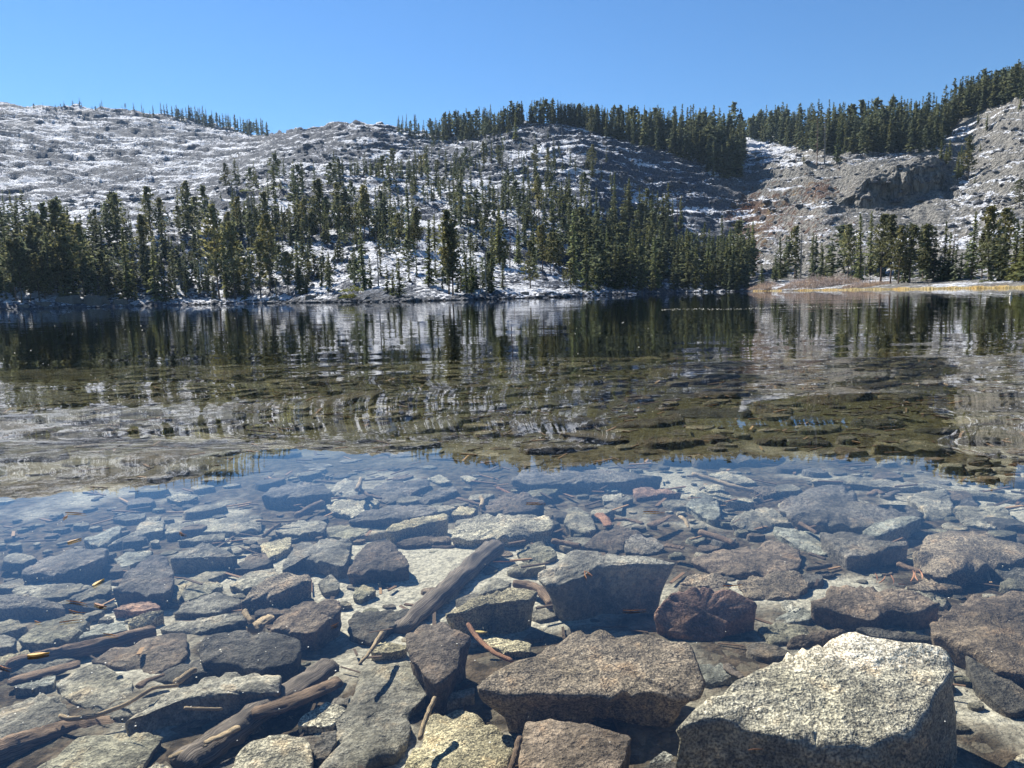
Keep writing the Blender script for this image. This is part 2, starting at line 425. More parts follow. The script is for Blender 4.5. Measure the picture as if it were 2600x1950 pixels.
def hill_material(name):
    m, nt = mat(name); g = NT(nt)
    geo = g.new('ShaderNodeNewGeometry'); pos = geo.outputs['Position']
    att_s = g.new('ShaderNodeAttribute', attribute_name='snow').outputs['Fac']
    att_b = g.new('ShaderNodeAttribute', attribute_name='brush').outputs['Fac']
    att_c = g.new('ShaderNodeAttribute', attribute_name='crag').outputs['Fac']
    sp = g.new('ShaderNodeSeparateXYZ'); g.link(geo.outputs['Normal'], sp.inputs[0])
    nz = sp.outputs[2]
    n1 = g.noise(pos, 0.33, 3, 0.6); n2 = g.noise(pos, 0.9, 3, 0.7); n3 = g.noise(pos, 0.028, 4, 0.6)
    s = g.math('ADD', att_s, g.math('MULTIPLY', g.math('SUBTRACT', n2, 0.5), 1.9))
    s = g.math('ADD', s, g.math('MULTIPLY', g.math('SUBTRACT', n1, 0.5), 1.1))
    s = g.math('ADD', s, g.math('MULTIPLY', g.math('SUBTRACT', n3, 0.5), 2.0))
    s = g.math('ADD', s, g.math('MULTIPLY', g.math('SUBTRACT', nz, 0.86), 1.5))
    ml = g.new('ShaderNodeMapping'); g.link(pos, ml.inputs[0]); ml.inputs['Scale'].default_value = (0.03, 0.03, 0.28)
    ledge = g.noise(ml.outputs[0], 1.0, 3, 0.6)
    s = g.math('ADD', s, g.math('MULTIPLY', g.math('SUBTRACT', ledge, 0.5), 1.5))
    snowf = g.smooth(s, 0.48, 0.60)
    rockn = g.noise(pos, 0.8, 4, 0.7)
    rock = g.mix(g.smooth(rockn, 0.3, 0.7), (0.027, 0.034, 0.048), (0.135, 0.158, 0.20))  # blue cast of sky light and haze put into the rock colour
    att_p = g.new('ShaderNodeAttribute', attribute_name='sunlit_rock_tone').outputs['Fac']
    rock = g.mix(att_p, rock, g.mix(g.smooth(rockn, 0.3, 0.7), (0.09, 0.088, 0.082), (0.36, 0.345, 0.31)))  # stronger sun on the right hill put into a paler rock colour
    rock = g.mix(g.smooth(n3, 0.5, 0.7, 0.0, 0.3), rock, (0.17, 0.14, 0.11))
    bn = g.math('ADD', g.math('MULTIPLY', att_b, 0.62), g.math('MULTIPLY', g.math('SUBTRACT', n1, 0.5), 2.2))
    bf = g.smooth(bn, 0.50, 0.66)
    bcol = g.mix(g.smooth(g.noise(pos, 0.12, 2), 0.5, 0.66), (0.13, 0.08, 0.06), (0.25, 0.18, 0.10))
    bcol = g.mix(g.smooth(n2, 0.35, 0.65, 0.0, 0.6), bcol, (0.09, 0.06, 0.045))
    base = g.mix(bf, rock, bcol)
    mp = g.new('ShaderNodeMapping'); g.link(pos, mp.inputs[0]); mp.inputs['Scale'].default_value = (1, 1, 0.18)
    cn = g.noise(mp.outputs[0], 0.5, 5, 0.65)
    crag = g.mix(g.smooth(cn, 0.35, 0.65), (0.09, 0.088, 0.08), (0.36, 0.34, 0.30))
    base = g.mix(g.smooth(att_c, 0.25, 0.6), base, crag)
    base = g.mix(snowf, base, (0.80, 0.82, 0.86))
    bh = g.math('ADD', rockn, g.math('MULTIPLY', n1, 1.6))
    nrm = g.bump(bh, 1.0, 2.6)
    g.out(g.surface(base, 0.85, nrm, 0.2))
    return m
M_HILL = hill_material('snow_dusted_granite_slope')
hill = link('hillside', terrain_me, M_HILL); tag(hill, kind='structure', label='snow-dusted granite hillside rising behind the lake')

TE = (GP[:, :, 2] - CAM_H) / np.hypot(GP[:, :, 0], GP[:, :, 1])
def on_ground(px, py):
    """World point of the hillside at a spot of the photograph."""
    d = pix_dir([px], [py])[0]
    az = math.atan2(d[0], d[1]); te = d[2] / math.hypot(d[0], d[1])
    j = int(round((az - AZ[0]) / (AZ[1] - AZ[0]))); j = min(max(j, 0), NAZ - 1)
    c = TE[:, j]
    i = np.argmax(c >= te) if (c >= te).any() else NR - 20
    i = max(int(i), 8)
    return GP[i, j].copy(), i, j

# ------------------------------------------------------------------ lake bed
def bed_level(x, y):
    x = np.asarray(x, float); y = np.asarray(y, float)
    base = -np.interp(y, [-10, 0, 2, 4.5, 10, 16, 19, 24, 40, 90, 150, 500], [0.05, 0.20, 0.275, 0.315, 0.42, 0.55, 0.80, 2.2, 5, 8, 9, 9])
    return base
ys = np.concatenate([np.linspace(-6, 0.8, 8), 0.8 + 24 * np.linspace(0, 1, 240)[1:] ** 1.6, np.geomspace(26, 480, 24)])
us = np.linspace(-1, 1, 240)
BX = us[None, :] * (3.5 + np.maximum(ys, 0)[:, None] * 1.05); BY = ys[:, None] * np.ones(240)[None, :]
edge = 2.2 * fbm(np.stack([BX.ravel() / 6, BY.ravel() * 0 + 3.3, BX.ravel() * 0], 1), 2)
BZ = bed_level(BX.ravel(), BY.ravel() - edge * np.clip((BY.ravel() - 9) / 6, 0, 1))
pb = np.stack([BX.ravel(), BY.ravel(), np.zeros(BX.size)], 1)
BZ += 0.02 * fbm(pb / 0.5, 3) * (BY.ravel() < 25) + 0.03 * fbm(pb / 2.2 + 4, 2)
bed_me = mesh_np('lake_bed', np.stack([BX.ravel(), BY.ravel(), BZ], 1), [grid_faces(len(ys), 240)], True)
SANDX, SANDY = on_plane([1180], [1470], -0.30)[0][:2]
def bed_material():
    m, nt = mat('lake_bed_silt'); g = NT(nt)
    geo = g.new('ShaderNodeNewGeometry'); pos = geo.outputs['Position']
    n1 = g.noise(pos, 1.1, 4, 0.6); fine = g.noise(pos, 60, 3, 0.7); deb = g.noise(pos, 16, 4, 0.65)
    sand = g.scale_col((0.40, 0.37, 0.30), g.smooth(fine, 0.3, 0.7, 0.6, 1.4))
    vor = g.new('ShaderNodeTexVoronoi'); vor.inputs['Scale'].default_value = 26; g.link(pos, vor.inputs['Vector'])
    vs_ = g.new('ShaderNodeSeparateColor'); g.link(vor.outputs['Color'], vs_.inputs[0])
    debris = g.mix(g.smooth(deb, 0.4, 0.66), (0.035, 0.028, 0.02), (0.12, 0.09, 0.062))
    debris = g.mix(g.smooth(vs_.outputs[0], 0.55, 0.95, 0.0, 0.55), debris, (0.16, 0.14, 0.105))
    c3 = g.new('ShaderNodeVectorMath', operation='DISTANCE'); g.link(pos, c3.inputs[0]); c3.inputs[1].default_value = (SANDX, SANDY, -0.30)
    patch = g.smooth(c3.outputs['Value'], 0.3, 0.85, 0.45, 0.0)
    k = g.math('ADD', n1, patch)
    c = g.mix(g.smooth(k, 0.46, 0.60), debris, sand)
    sp = g.new('ShaderNodeSeparateXYZ'); g.link(pos, sp.inputs[0])
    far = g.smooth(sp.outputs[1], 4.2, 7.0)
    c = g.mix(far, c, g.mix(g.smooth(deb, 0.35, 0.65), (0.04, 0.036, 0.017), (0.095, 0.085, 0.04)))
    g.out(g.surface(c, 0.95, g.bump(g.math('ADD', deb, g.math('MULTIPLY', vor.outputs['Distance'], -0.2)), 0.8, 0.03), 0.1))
    return m
bed = link('lake_bed', bed_me, bed_material()); tag(bed, kind='structure', label='sandy litter-covered bed of the shallow lake')

# ------------------------------------------------------------------ water
def water_material():
    m, nt = mat('clear_lake_water'); g = NT(nt)
    geo = g.new('ShaderNodeNewGeometry'); pos = geo.outputs['Position']
    sp = g.new('ShaderNodeSeparateXYZ'); g.link(pos, sp.inputs[0])
    def slope(vec, scale, detail, amp):
        c = g.noise(vec, scale, detail, 0.5, 'Color')
        v = g.new('ShaderNodeVectorMath', operation='SUBTRACT'); g.link(c, v.inputs[0]); v.inputs[1].default_value = (0.5, 0.5, 0.5)
        return g.scale_col(v.outputs[0], amp)
    mp = g.new('ShaderNodeMapping'); g.link(pos, mp.inputs[0]); mp.inputs['Scale'].default_value = (0.30, 1.0, 1.0)
    ripple_in = g.smooth(sp.outputs[1], 4.2, 9.0)
    swell_in = g.math('MULTIPLY', g.smooth(sp.outputs[1], 3.5, 5.0), g.smooth(sp.outputs[1], 7.0, 16.0, 1.0, 0.16))
    mpa = g.new('ShaderNodeMapping'); g.link(pos, mpa.inputs[0]); mpa.inputs['Scale'].default_value = (0.16, 1.0, 1.0)
    a = slope(mpa.outputs[0], 1.1, 0.0, g.math('ADD', g.math('MULTIPLY', swell_in, 0.070), 0.004))
    patches = g.smooth(g.noise(pos, 0.11, 2), 0.38, 0.6, 0.35, 1.0)
    b = slope(mp.outputs[0], 6.0, 2.0, g.math('MULTIPLY', g.math('MULTIPLY', ripple_in, patches), 0.032))
    c = slope(mp.outputs[0], 17.0, 1.0, g.math('MULTIPLY', g.math('MULTIPLY', ripple_in, patches), 0.009))
    add1 = g.new('ShaderNodeVectorMath', operation='ADD'); g.link(a, add1.inputs[0]); g.link(b, add1.inputs[1])
    add2 = g.new('ShaderNodeVectorMath', operation='ADD'); g.link(add1.outputs[0], add2.inputs[0]); g.link(c, add2.inputs[1])
    flat = g.new('ShaderNodeVectorMath', operation='MULTIPLY'); g.link(add2.outputs[0], flat.inputs[0]); flat.inputs[1].default_value = (0.7, 1, 0)
    add3 = g.new('ShaderNodeVectorMath', operation='ADD'); g.link(flat.outputs[0], add3.inputs[0]); g.link(geo.outputs['True Normal'], add3.inputs[1])
    nn = g.new('ShaderNodeVectorMath', operation='NORMALIZE'); g.link(add3.outputs[0], nn.inputs[0]); N = nn.outputs[0]
    dot = g.new('ShaderNodeVectorMath', operation='DOT_PRODUCT'); g.link(N, dot.inputs[0]); g.link(geo.outputs['Incoming'], dot.inputs[1])
    cosi = g.math('ABSOLUTE', dot.outputs['Value'])
    k = g.math('SUBTRACT', 1.0, cosi, True)
    fr = g.math('ADD', g.math('MULTIPLY', g.math('POWER', k, 5.0), 0.98), 0.02, True)
    # seen from below, light flatter than the critical angle is reflected back down
    tir = g.math('MULTIPLY', g.smooth(cosi, 0.46, 0.60, 1.0, 0.0), geo.outputs['Backfacing'])
    fr = g.math('MAXIMUM', fr, tir)
    gl = g.new('ShaderNodeBsdfGlossy'); gl.inputs['Roughness'].default_value = 0.0; gl.inputs['Color'].default_value = (1, 1, 1, 1); g.link(N, gl.inputs['Normal'])
    tr = g.new('ShaderNodeBsdfTransparent'); tr.inputs['Color'].default_value = (0.97, 0.985, 0.97, 1)
    mx = g.new('ShaderNodeMixShader'); g.link(fr, mx.inputs[0]); g.link(tr.outputs[0], mx.inputs[1]); g.link(gl.outputs[0], mx.inputs[2])
    va = g.new('ShaderNodeVolumeAbsorption'); va.inputs['Color'].default_value = (0.60, 0.60, 0.36, 1); va.inputs['Density'].default_value = 0.15
    g.out(mx.outputs[0], va.outputs[0])
    return m
x0, x1, y0, y1, zb_ = -620, 620, -9, 700, -14
wv = np.array([(x0,y0,0),(x1,y0,0),(x1,y1,0),(x0,y1,0),(x0,y0,zb_),(x1,y0,zb_),(x1,y1,zb_),(x0,y1,zb_)], float)
wf = np.array([(0,1,2,3),(7,6,5,4),(0,4,5,1),(1,5,6,2),(2,6,7,3),(3,7,4,0)])
water = link('lake_water', mesh_np('lake_water', wv, [wf]), water_material())
tag(water, kind='structure', label='clear calm lake water mirroring the hillside')
# ------------------------------------------------------------------ rocks under the near water
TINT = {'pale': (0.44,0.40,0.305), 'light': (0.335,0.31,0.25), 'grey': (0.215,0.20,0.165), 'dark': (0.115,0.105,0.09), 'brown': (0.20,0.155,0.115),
        'dbrown': (0.135,0.108,0.085), 'red': (0.28,0.175,0.13), 'tan': (0.235,0.19,0.14), 'green': (0.29,0.27,0.20), 'teal': (0.29,0.29,0.25),
        'mauve': (0.18,0.162,0.14), 'yellow': (0.38,0.33,0.215), 'slate': (0.13,0.118,0.11), 'white': (0.50,0.48,0.41)}

def resample(P, m):
    """Even walk round a closed outline, corners kept slightly blunted."""
    Q = []
    n = len(P)
    for k in range(n):
        a, b = P[k], P[(k + 1) % n]
        Q += [a * 0.9 + b * 0.1, a * 0.1 + b * 0.9]
    Q = np.array(Q); Q2 = np.vstack([Q, Q[:1]])
    L = np.concatenate([[0], np.cumsum(np.linalg.norm(np.diff(Q2[:, :2], axis=0), axis=1))])
    s = np.linspace(0, L[-1], m, endpoint=False)
    return np.stack([np.interp(s, L, Q2[:, k]) for k in range(3)], 1)

def rock_geometry(top, z_base, m=64, seed=0, flare=0.10, rough=1.0, top_rings=(0.22, 0.44, 0.64, 0.8, 0.91, 0.97), side=(0.05, 0.16, 0.33, 0.52, 0.75, 1.0), tuck=0.0):
    top = np.asarray(top, float)
    e = resample(top, m)
    c = e.mean(0)
    x, y = e[:, 0], e[:, 1]
    area = abs(0.5 * np.sum(x * np.roll(y, -1) - y * np.roll(x, -1)))
    L = max(math.sqrt(area), 0.02)
    off = np.array([seed * 3.7, seed * 1.3, seed * 2.1])
    d = e[:, :2] - c[:2]; dn = d / (np.linalg.norm(d, axis=1, keepdims=True) + 1e-9)
    jag = fbm(np.c_[e[:, :2] / L * 3.2, np.zeros(m)] + off, 4)
    e[:, :2] += dn * (jag * 0.055 * L * rough)[:, None]
    rings = [np.repeat(c[None], 1, 0)]
    V = [c[None].copy()]
    for s in top_rings:
        r = c + (e - c) * s
        r[:, 2] += 0.03 * L * (1 - s) * rough
        V.append(r)
    chip = np.clip(fbm(np.c_[dn * 2.6, np.full(m, 0.5)] + off + 21, 3) * 1.6, 0, 1) * 0.11 * L * rough
    chip = np.minimum(chip, 0.6 * np.maximum(e[:, 2] - z_base, 0.01))
    for q_, wq in ((-1, 0.97), (-2, 0.8), (-3, 0.5), (-4, 0.2)):
        if len(V) > -q_: V[q_][:, 2] -= chip * wq if len(V[q_]) == m else 0
    e[:, 2] -= chip
    r = e.copy(); r[:, 2] -= 0.015 * L; V.append(r)
    drop = np.maximum(e[:, 2] - z_base, 0.01)
    nside = []
    sn = fbm(np.c_[dn * 1.7, np.zeros(m)] + off + 8, 2)
    for u in side:
        r = e.copy()
        out = flare * u * L * (1 + 1.2 * sn) - tuck * L * np.sin(u * math.pi * 0.5)
        r[:, :2] += dn * out[:, None]
        r[:, 2] = e[:, 2] - 0.015 * L - u * drop
        V.append(r)
    V = np.vstack(V)
    nr = len(top_rings) + 1 + len(side)
    n_top = 1 + m * (len(top_rings) + 1)
    # relief
    q = V / L
    lo = fbm(q * 2.1 + off, 2); hi = fbm(q * 7.0 + off, 3); st = fbm(q * np.array([2.5, 2.5, 9.0]) + off + 4, 3)
    rim = np.ones(len(V)); rim[0] = 1
    V[:n_top, 2] += rough * L * (0.055 * lo[:n_top] + 0.022 * hi[:n_top])
    dd = np.tile(dn, (len(side), 1))
    V[n_top:, :2] += dd * (rough * L * (0.05 * lo[n_top:] + 0.035 * st[n_top:] + 0.015 * hi[n_top:]))[:, None]
    tri = np.stack([np.zeros(m, int), 1 + np.arange(m), 1 + (np.arange(m) + 1) % m], 1)
    quads = 1 + grid_faces(nr, m, True)
    # orientation: outline may run clockwise
    if np.sum(x * np.roll(y, -1) - y * np.roll(x, -1)) < 0:
        tri = tri[:, ::-1]
    else:
        quads = quads[:, ::-1]
    return V, tri, quads, c, L

def make_rock(name, top, z_base, tint, label, seed, **kw):
    V, tri, quads, c, L = rock_geometry(top, z_base, seed=seed, **kw)
    origin = np.array([c[0], c[1], z_base])
    me = mesh_np(name, V - origin, [tri, quads], True)
    k = 0.88 + 0.24 * ((seed * 7919) % 97) / 97.0
    t = TINT[tint] if isinstance(tint, str) else tint
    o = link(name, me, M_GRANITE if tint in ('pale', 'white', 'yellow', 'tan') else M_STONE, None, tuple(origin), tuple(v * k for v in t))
    tag(o, label, 'rock', 'rocks on the lake bed')
    return o

# name-giving look, outline of the upper face in the photograph, level of its far and near edge, tint, label
HERO = [
 ('1725,1841 1760,1794 1851,1740 1957,1670 2042,1635 2147,1591 2220,1613 2311,1632 2406,1629 2427,1665 2413,1708 2368,1797 2330,1845 2232,1904 2074,1885 1957,1863 1835,1828', 0.045, -0.085, 'pale', 'big bright speckled granite boulder whose rear edge breaks the water surface'),
 ('1207,1752 1291,1683 1351,1654 1408,1642 1446,1610 1484,1591 1547,1597 1630,1610 1744,1629 1769,1651 1785,1686 1794,1727 1788,1756 1636,1752 1528,1762 1377,1765 1288,1768', -0.10, -0.13, 'tan', 'wide brownish slab with long shadowed front left of the emergent boulder'),
 ('1339,1825 1377,1821 1446,1832 1554,1854 1601,1866 1595,1892 1576,1950 1560,1990 1320,1990 1323,1882', -0.15, -0.17, 'brown', 'brown pentagonal slab at the bottom edge in front of the wide brownish slab'),
 ('1617,1952 1661,1936 1788,1927 1950,1924 1980,1950 1960,2000 1620,2000', -0.10, -0.12, 'dark', 'dark flat rock cut by the bottom edge below the emergent boulder'),
 ('1646,1936 1687,1904 1715,1923 1693,1942', -0.24, -0.26, 'white', 'small pale lump in the dark gap left of the emergent boulder'),
 ('1090,1813 1150,1800 1207,1806 1258,1835 1315,1879 1302,1901 1283,1950 1280,1990 1020,1990 1030,1930 1074,1866', -0.20, -0.21, 'yellow', 'pale yellowish flat slab at the bottom edge with a stick leaning on it'),
 ('913,1689 966,1686 1046,1670 1087,1721 1109,1743 1061,1784 1036,1822 1049,1844 1030,1873 1008,1914 935,1942 928,1960 792,1960 840,1914 856,1867 856,1819 897,1753', -0.20, -0.21, 'grey', 'long two-tone grey slab running down to the bottom edge left of centre'),
 ('796,1898 821,1854 853,1851 855,1879 830,1927 799,1923', -0.19, -0.21, 'dark', 'small dark wedge stone beside the long two-tone grey slab'),
 ('754,1841 767,1816 827,1781 884,1797 853,1835 834,1844', -0.20, -0.22, 'pale', 'pale greenish triangular stone left of the long two-tone grey slab'),
 ('579,1955 605,1910 633,1882 665,1870 754,1862 786,1882 796,1930 785,1990 580,1990', -0.15, -0.17, 'pale', 'pale rounded boulder at the bottom edge below the split log'),
 ('92,1950 190,1879 285,1863 335,1855 418,1860 392,1904 361,1950 340,1985 90,1985', -0.15, -0.17, 'green', 'greenish grey pointed slab in the lower left corner'),
 ('370,1950 399,1933 437,1949 430,1990 365,1990', -0.18, -0.2, 'pale', 'small pale knob cut by the bottom edge beside the pointed slab'),
 ('139,1737 177,1705 228,1689 272,1692 339,1727 329,1772 244,1813 196,1787 158,1759', -0.19, -0.21, 'light', 'light grey rounded hexagonal slab with a curved twig along its front'),
 ('-60,1812 0,1798 108,1759 158,1768 177,1819 142,1838 41,1879 -40,1892', -0.24, -0.26, 'grey', 'mid grey flat slab on the left edge under the hexagonal slab'),
 ('313,1835 348,1803 443,1746 570,1705 665,1705 713,1711 713,1746 665,1753 506,1768 396,1791 335,1825', -0.16, -0.18, 'light', 'long arched light slab with a dark overhung front, lower left'),
 ('500,1642 519,1613 608,1597 700,1607 767,1620 751,1677 649,1702 513,1670', -0.18, -0.22, 'dark', 'dark rough rounded rock behind the arched light slab'),
 ('222,1673 269,1648 411,1610 472,1601 475,1661 456,1683 380,1715 323,1702 279,1689', -0.21, -0.23, 'dbrown', 'dark brown sloping slab beside the long sunken branch'),
 ('402,1594 443,1578 620,1552 626,1572 506,1604 427,1601', -0.20, -0.22, 'light', 'narrow light ledge stone above the dark brown sloping slab'),
 ('44,1623 104,1578 139,1569 190,1558 234,1566 206,1597 177,1620 63,1634', -0.20, -0.22, 'green', 'greenish grey slab with pine needles on it near the left edge'),
 ('196,1618 247,1585 316,1578 323,1601 269,1610', -0.25, -0.26, 'teal', 'thin teal grey stone right of the slab with pine needles'),
 ('323,1582 342,1563 399,1547 418,1549 380,1585 345,1593', -0.17, -0.22, 'yellow', 'small yellowish wedge standing above the teal grey stone'),
 ('-25,1672 70,1648 79,1658 38,1683 -25,1692', -0.25, -0.26, 'yellow', 'small yellowish stone at the left edge by the fallen orange leaf'),
 ('28,1743 95,1727 142,1711 136,1737 82,1749', -0.27, -0.28, 'teal', 'thin pale teal sliver behind the hexagonal slab'),
 ('-40,1600 41,1618 36,1638 -40,1652', -0.22, -0.23, 'grey', 'grey stone at the left edge below the blue-grey slab'),
 ('57,1446 120,1405 184,1392 272,1392 266,1415 241,1427 136,1456 51,1459', -0.19, -0.20, 'mauve', 'broad blue-grey flat slab on the left with a long shaded front'),
 ('282,1497 317,1453 380,1411 424,1411 440,1453 437,1491 415,1510 348,1503', -0.15, -0.19, 'slate', 'dark slate trapezoid slab on the left'),
 ('171,1519 285,1468 281,1500 203,1524', -0.21, -0.22, 'grey', 'grey wedge leaning against the slate trapezoid slab'),
 ('427,1420 470,1398 519,1375 560,1390 607,1413 522,1414 470,1417', -0.15, -0.19, 'grey', 'ridged grey stone with a deep shadow under it, left'),
 ('446,1373 497,1361 573,1353 570,1370 519,1375', -0.20, -0.22, 'light', 'thin light stone behind the ridged grey stone'),
 ('209,1367 310,1332 304,1354 256,1386 234,1380', -0.26, -0.27, 'teal', 'grey-green tilted plate beyond the broad blue-grey slab'),
 ('263,1385 348,1346 345,1335 364,1323 421,1323 411,1345 352,1358', -0.21, -0.23, 'light', 'hooked light plate with a dark edge, left'),
 ('427,1329 490,1320 497,1342 418,1358', -0.24, -0.26, 'light', 'square light plate right of the hooked plate'),
 ('494,1323 563,1310 665,1310 665,1339 601,1354 506,1348', -0.29, -0.30, 'light', 'wide light plate at left centre right of the square plate'),
 ('282,1313 304,1301 370,1301 367,1316 316,1323', -0.26, -0.28, 'grey', 'small grey oblong stone beyond the hooked plate'),
 ('373,1313 411,1308 405,1320 364,1330', -0.28, -0.29, 'pale', 'tiny pale plate between the grey oblong and the square plate'),
 ('418,1263 453,1252 506,1256 487,1269 449,1273', -0.30, -0.31, 'pale', 'pale oval plate near the reflected tree line, left'),
 ('288,1418 320,1402 389,1396 380,1415 310,1443', -0.28, -0.29, 'teal', 'teal plate in the gap behind the slate trapezoid'),
 ('450,1472 500,1462 570,1482 530,1505 475,1523 462,1512', -0.25, -0.26, 'green', 'pale green kite-shaped plate left of the tan rounded boulder'),
 ('443,1484 475,1481 455,1522 434,1516', -0.28, -0.29, 'yellow', 'small yellow-green splinter beside the kite-shaped plate'),
 ('434,1557 468,1529 554,1500 608,1519 608,1538 522,1557', -0.24, -0.26, 'grey', 'grey lens-shaped slab in front of the kite-shaped plate'),
 ('576,1484 633,1453 700,1440 705,1465 617,1497', -0.29, -0.30, 'light', 'pale sloping plate behind the tan rounded boulder'),
 ('609,1525 628,1500 673,1468 727,1453 777,1453 793,1468 758,1484 695,1513 632,1521', -0.13, -0.18, 'tan', 'tan rounded boulder with a sunlit top and dark belly, left of centre'),
 ('708,1446 737,1395 758,1377 830,1368 894,1367 888,1408 872,1437 803,1424 750,1412', -0.17, -0.19, 'grey', 'grey angular block between the tan boulder and the brown trapezoid'),
 ('882,1453 907,1402 929,1377 989,1367 1005,1383 1030,1415 1043,1437 977,1446 901,1457', -0.13, -0.18, 'dbrown', 'dark brown trapezoid block beside the sandy patch'),
 ('806,1478 841,1456 863,1478 860,1497 822,1506', -0.22, -0.25, 'grey', 'small grey angular stone below the grey angular block'),
 ('682,1592 704,1560 765,1529 831,1517 863,1519 869,1544 822,1582 803,1604 752,1608', -0.14, -0.19, 'brown', 'brown slab with a dark right flank, left of centre'),
 ('882,1566 904,1551 1043,1544 1046,1560 992,1595 948,1630 904,1620 882,1595', -0.21, -0.24, 'dark', 'dark grey rock at the lower end of the sunken driftwood log'),
 ('938,1654 970,1626 1036,1639 1027,1650 966,1659', -0.23, -0.24, 'yellow', 'yellowish wedge with a pale twig lying on it'),
 ('1030,1607 1065,1582 1125,1578 1169,1604 1198,1613 1169,1645 1163,1689 1125,1734 1106,1740 1049,1677 1033,1639', -0.12, -0.16, 'dbrown', 'purplish brown tall block with a black shadow on its right'),
 ('1106,1775 1144,1756 1204,1743 1206,1760 1125,1782', -0.17, -0.18, 'light', 'narrow light ledge under the wide brownish slab'),
 ('1226,1623 1251,1613 1350,1632 1346,1654 1283,1656 1251,1642', -0.25, -0.26, 'yellow', 'pale flat stone beneath the reddish curved twig'),
 ('1125,1566 1186,1519 1250,1503 1297,1489 1367,1500 1351,1522 1250,1530', -0.13, -0.17, 'yellow', 'cream-topped block with a black front at the centre'),
 ('1205,1512 1249,1465 1300,1478 1290,1490 1240,1503', -0.20, -0.22, 'grey', 'grey wedge behind the cream-topped block'),
 ('1361,1455 1427,1408 1465,1394 1566,1405 1671,1418 1725,1430 1623,1434 1528,1436 1478,1453 1478,1465 1427,1479 1389,1479', -0.05, -0.10, 'light', 'large pale-topped block with a huge black shaded front at the centre'),
 ('1658,1560 1690,1519 1725,1490 1775,1489 1867,1500 1924,1532 1900,1550 1850,1580 1815,1640 1700,1605', -0.12, -0.28, 'red', 'reddish rough boulder right of the black shaded block'),
 ('1725,1481 1756,1456 1813,1453 1851,1465 1835,1491 1775,1490', -0.22, -0.24, 'tan', 'tan flat stone behind the reddish boulder'),
 ('1756,1421 1820,1399 1900,1382 1960,1371 2027,1390 2036,1418 2024,1444 1960,1450 1870,1462 1790,1440', -0.21, -0.22, 'brown', 'mottled brown ragged slab right of the centre block'),
 ('1870,1466 1960,1452 2024,1448 2052,1466 2055,1485 2027,1510 1963,1520 1890,1516', -0.19, -0.21, 'tan', 'tan-grey rounded slab with an orange needle on it'),
 ('1430,1326 1446,1288 1472,1286 1503,1310 1516,1342 1491,1351 1453,1345', -0.22, -0.24, 'light', 'light triangular stone among bark chips beyond the centre block'),
 ('1144,1358 1157,1332 1217,1302 1307,1301 1396,1304 1403,1320 1405,1345 1313,1358 1192,1370', -0.17, -0.22, 'pale', 'bright pale oblong slab at the upper end of the driftwood log'),
 ('977,1348 999,1326 1125,1301 1141,1310 1135,1320 1068,1332 992,1350', -0.17, -0.19, 'yellow', 'cream oblong stone with a dark side left of the bright pale slab'),
 ('882,1323 917,1297 996,1280 1103,1278 1113,1294 1091,1310 980,1318', -0.19, -0.22, 'mauve', 'long grey whaleback rock behind the cream oblong stone'),
 ('1005,1377 1011,1367 1135,1358 1148,1367 1106,1377 1027,1386', -0.26, -0.28, 'brown', 'thin brownish ledge beneath the cream oblong stone'),
 ('1217,1293 1250,1269 1282,1253 1329,1250 1377,1263 1383,1278 1345,1301 1233,1301', -0.17, -0.22, 'dbrown', 'dark brown domed rock behind the bright pale slab'),
 ('1144,1307 1163,1285 1214,1285 1201,1307', -0.24, -0.25, 'yellow', 'small yellowish brick-like stone left of the dark domed rock'),
 ('660,1256 690,1235 760,1222 820,1226 845,1252 790,1258 700,1262', -0.14, -0.18, 'mauve', 'grey mauve block with a broad blue shadow, upper left of centre'),
 ('818,1285 875,1266 964,1272 954,1285 894,1310 853,1301', -0.28, -0.29, 'pale', 'pale spreading plate right of the mauve block shadow'),
 ('831,1242 881,1210 912,1215 908,1260 854,1256', -0.26, -0.27, 'light', 'light plate with a forked twig on it'),
 ('935,1237 980,1224 1084,1215 1093,1228 1043,1251 994,1278 967,1269', -0.22, -0.24, 'mauve', 'grey mauve spindle-shaped slab right of the forked twig'),
 ('1084,1214 1116,1204 1147,1219 1120,1228', -0.30, -0.31, 'pale', 'small pale plate right of the spindle-shaped slab'),
 ('1166,1210 1188,1206 1215,1215 1193,1224', -0.31, -0.32, 'pale', 'tiny pale stone second from the spindle-shaped slab'),
 ('1053,1268 1089,1247 1157,1233 1161,1247 1080,1275', -0.29, -0.30, 'mauve', 'thin mauve plate before the tiny pale stones'),
 ('1292,1212 1330,1192 1470,1190 1600,1195 1690,1205 1600,1222 1450,1226 1340,1226', -0.10, -0.14, 'mauve', 'long wide block with a deep blue shaded front at the upper centre'),
 ('1518,1219 1559,1216 1586,1228 1572,1248 1540,1248', -0.24, -0.26, 'teal', 'small pale teal block in front of the long wide block'),
 ('1528,1258 1581,1251 1577,1270 1532,1272', -0.28, -0.29, 'light', 'small light plate in front of the pale teal block'),
 ('1604,1242 1627,1235 1700,1242 1735,1248 1668,1256 1618,1267', -0.22, -0.24, 'red', 'reddish pointed plate right of the pale teal block'),
 ('1529,1284 1592,1256 1610,1265 1582,1278 1579,1299', -0.24, -0.26, 'grey', 'grey split wedge below the reddish pointed plate'),
 ('1741,1282 1769,1252 1807,1256 1829,1285 1829,1313 1813,1320 1756,1294', -0.24, -0.25, 'teal', 'light teal shield-shaped plate right of centre'),
 ('1745,1256 1790,1247 1850,1256 1916,1269 1912,1278 1840,1272', -0.28, -0.29, 'pale', 'pale narrow plate behind the shield-shaped plate'),
 ('1794,1204 1835,1195 1889,1206 1925,1226 1871,1228 1835,1216', -0.26, -0.28, 'pale', 'pale creamy stone beside the long pale stick'),
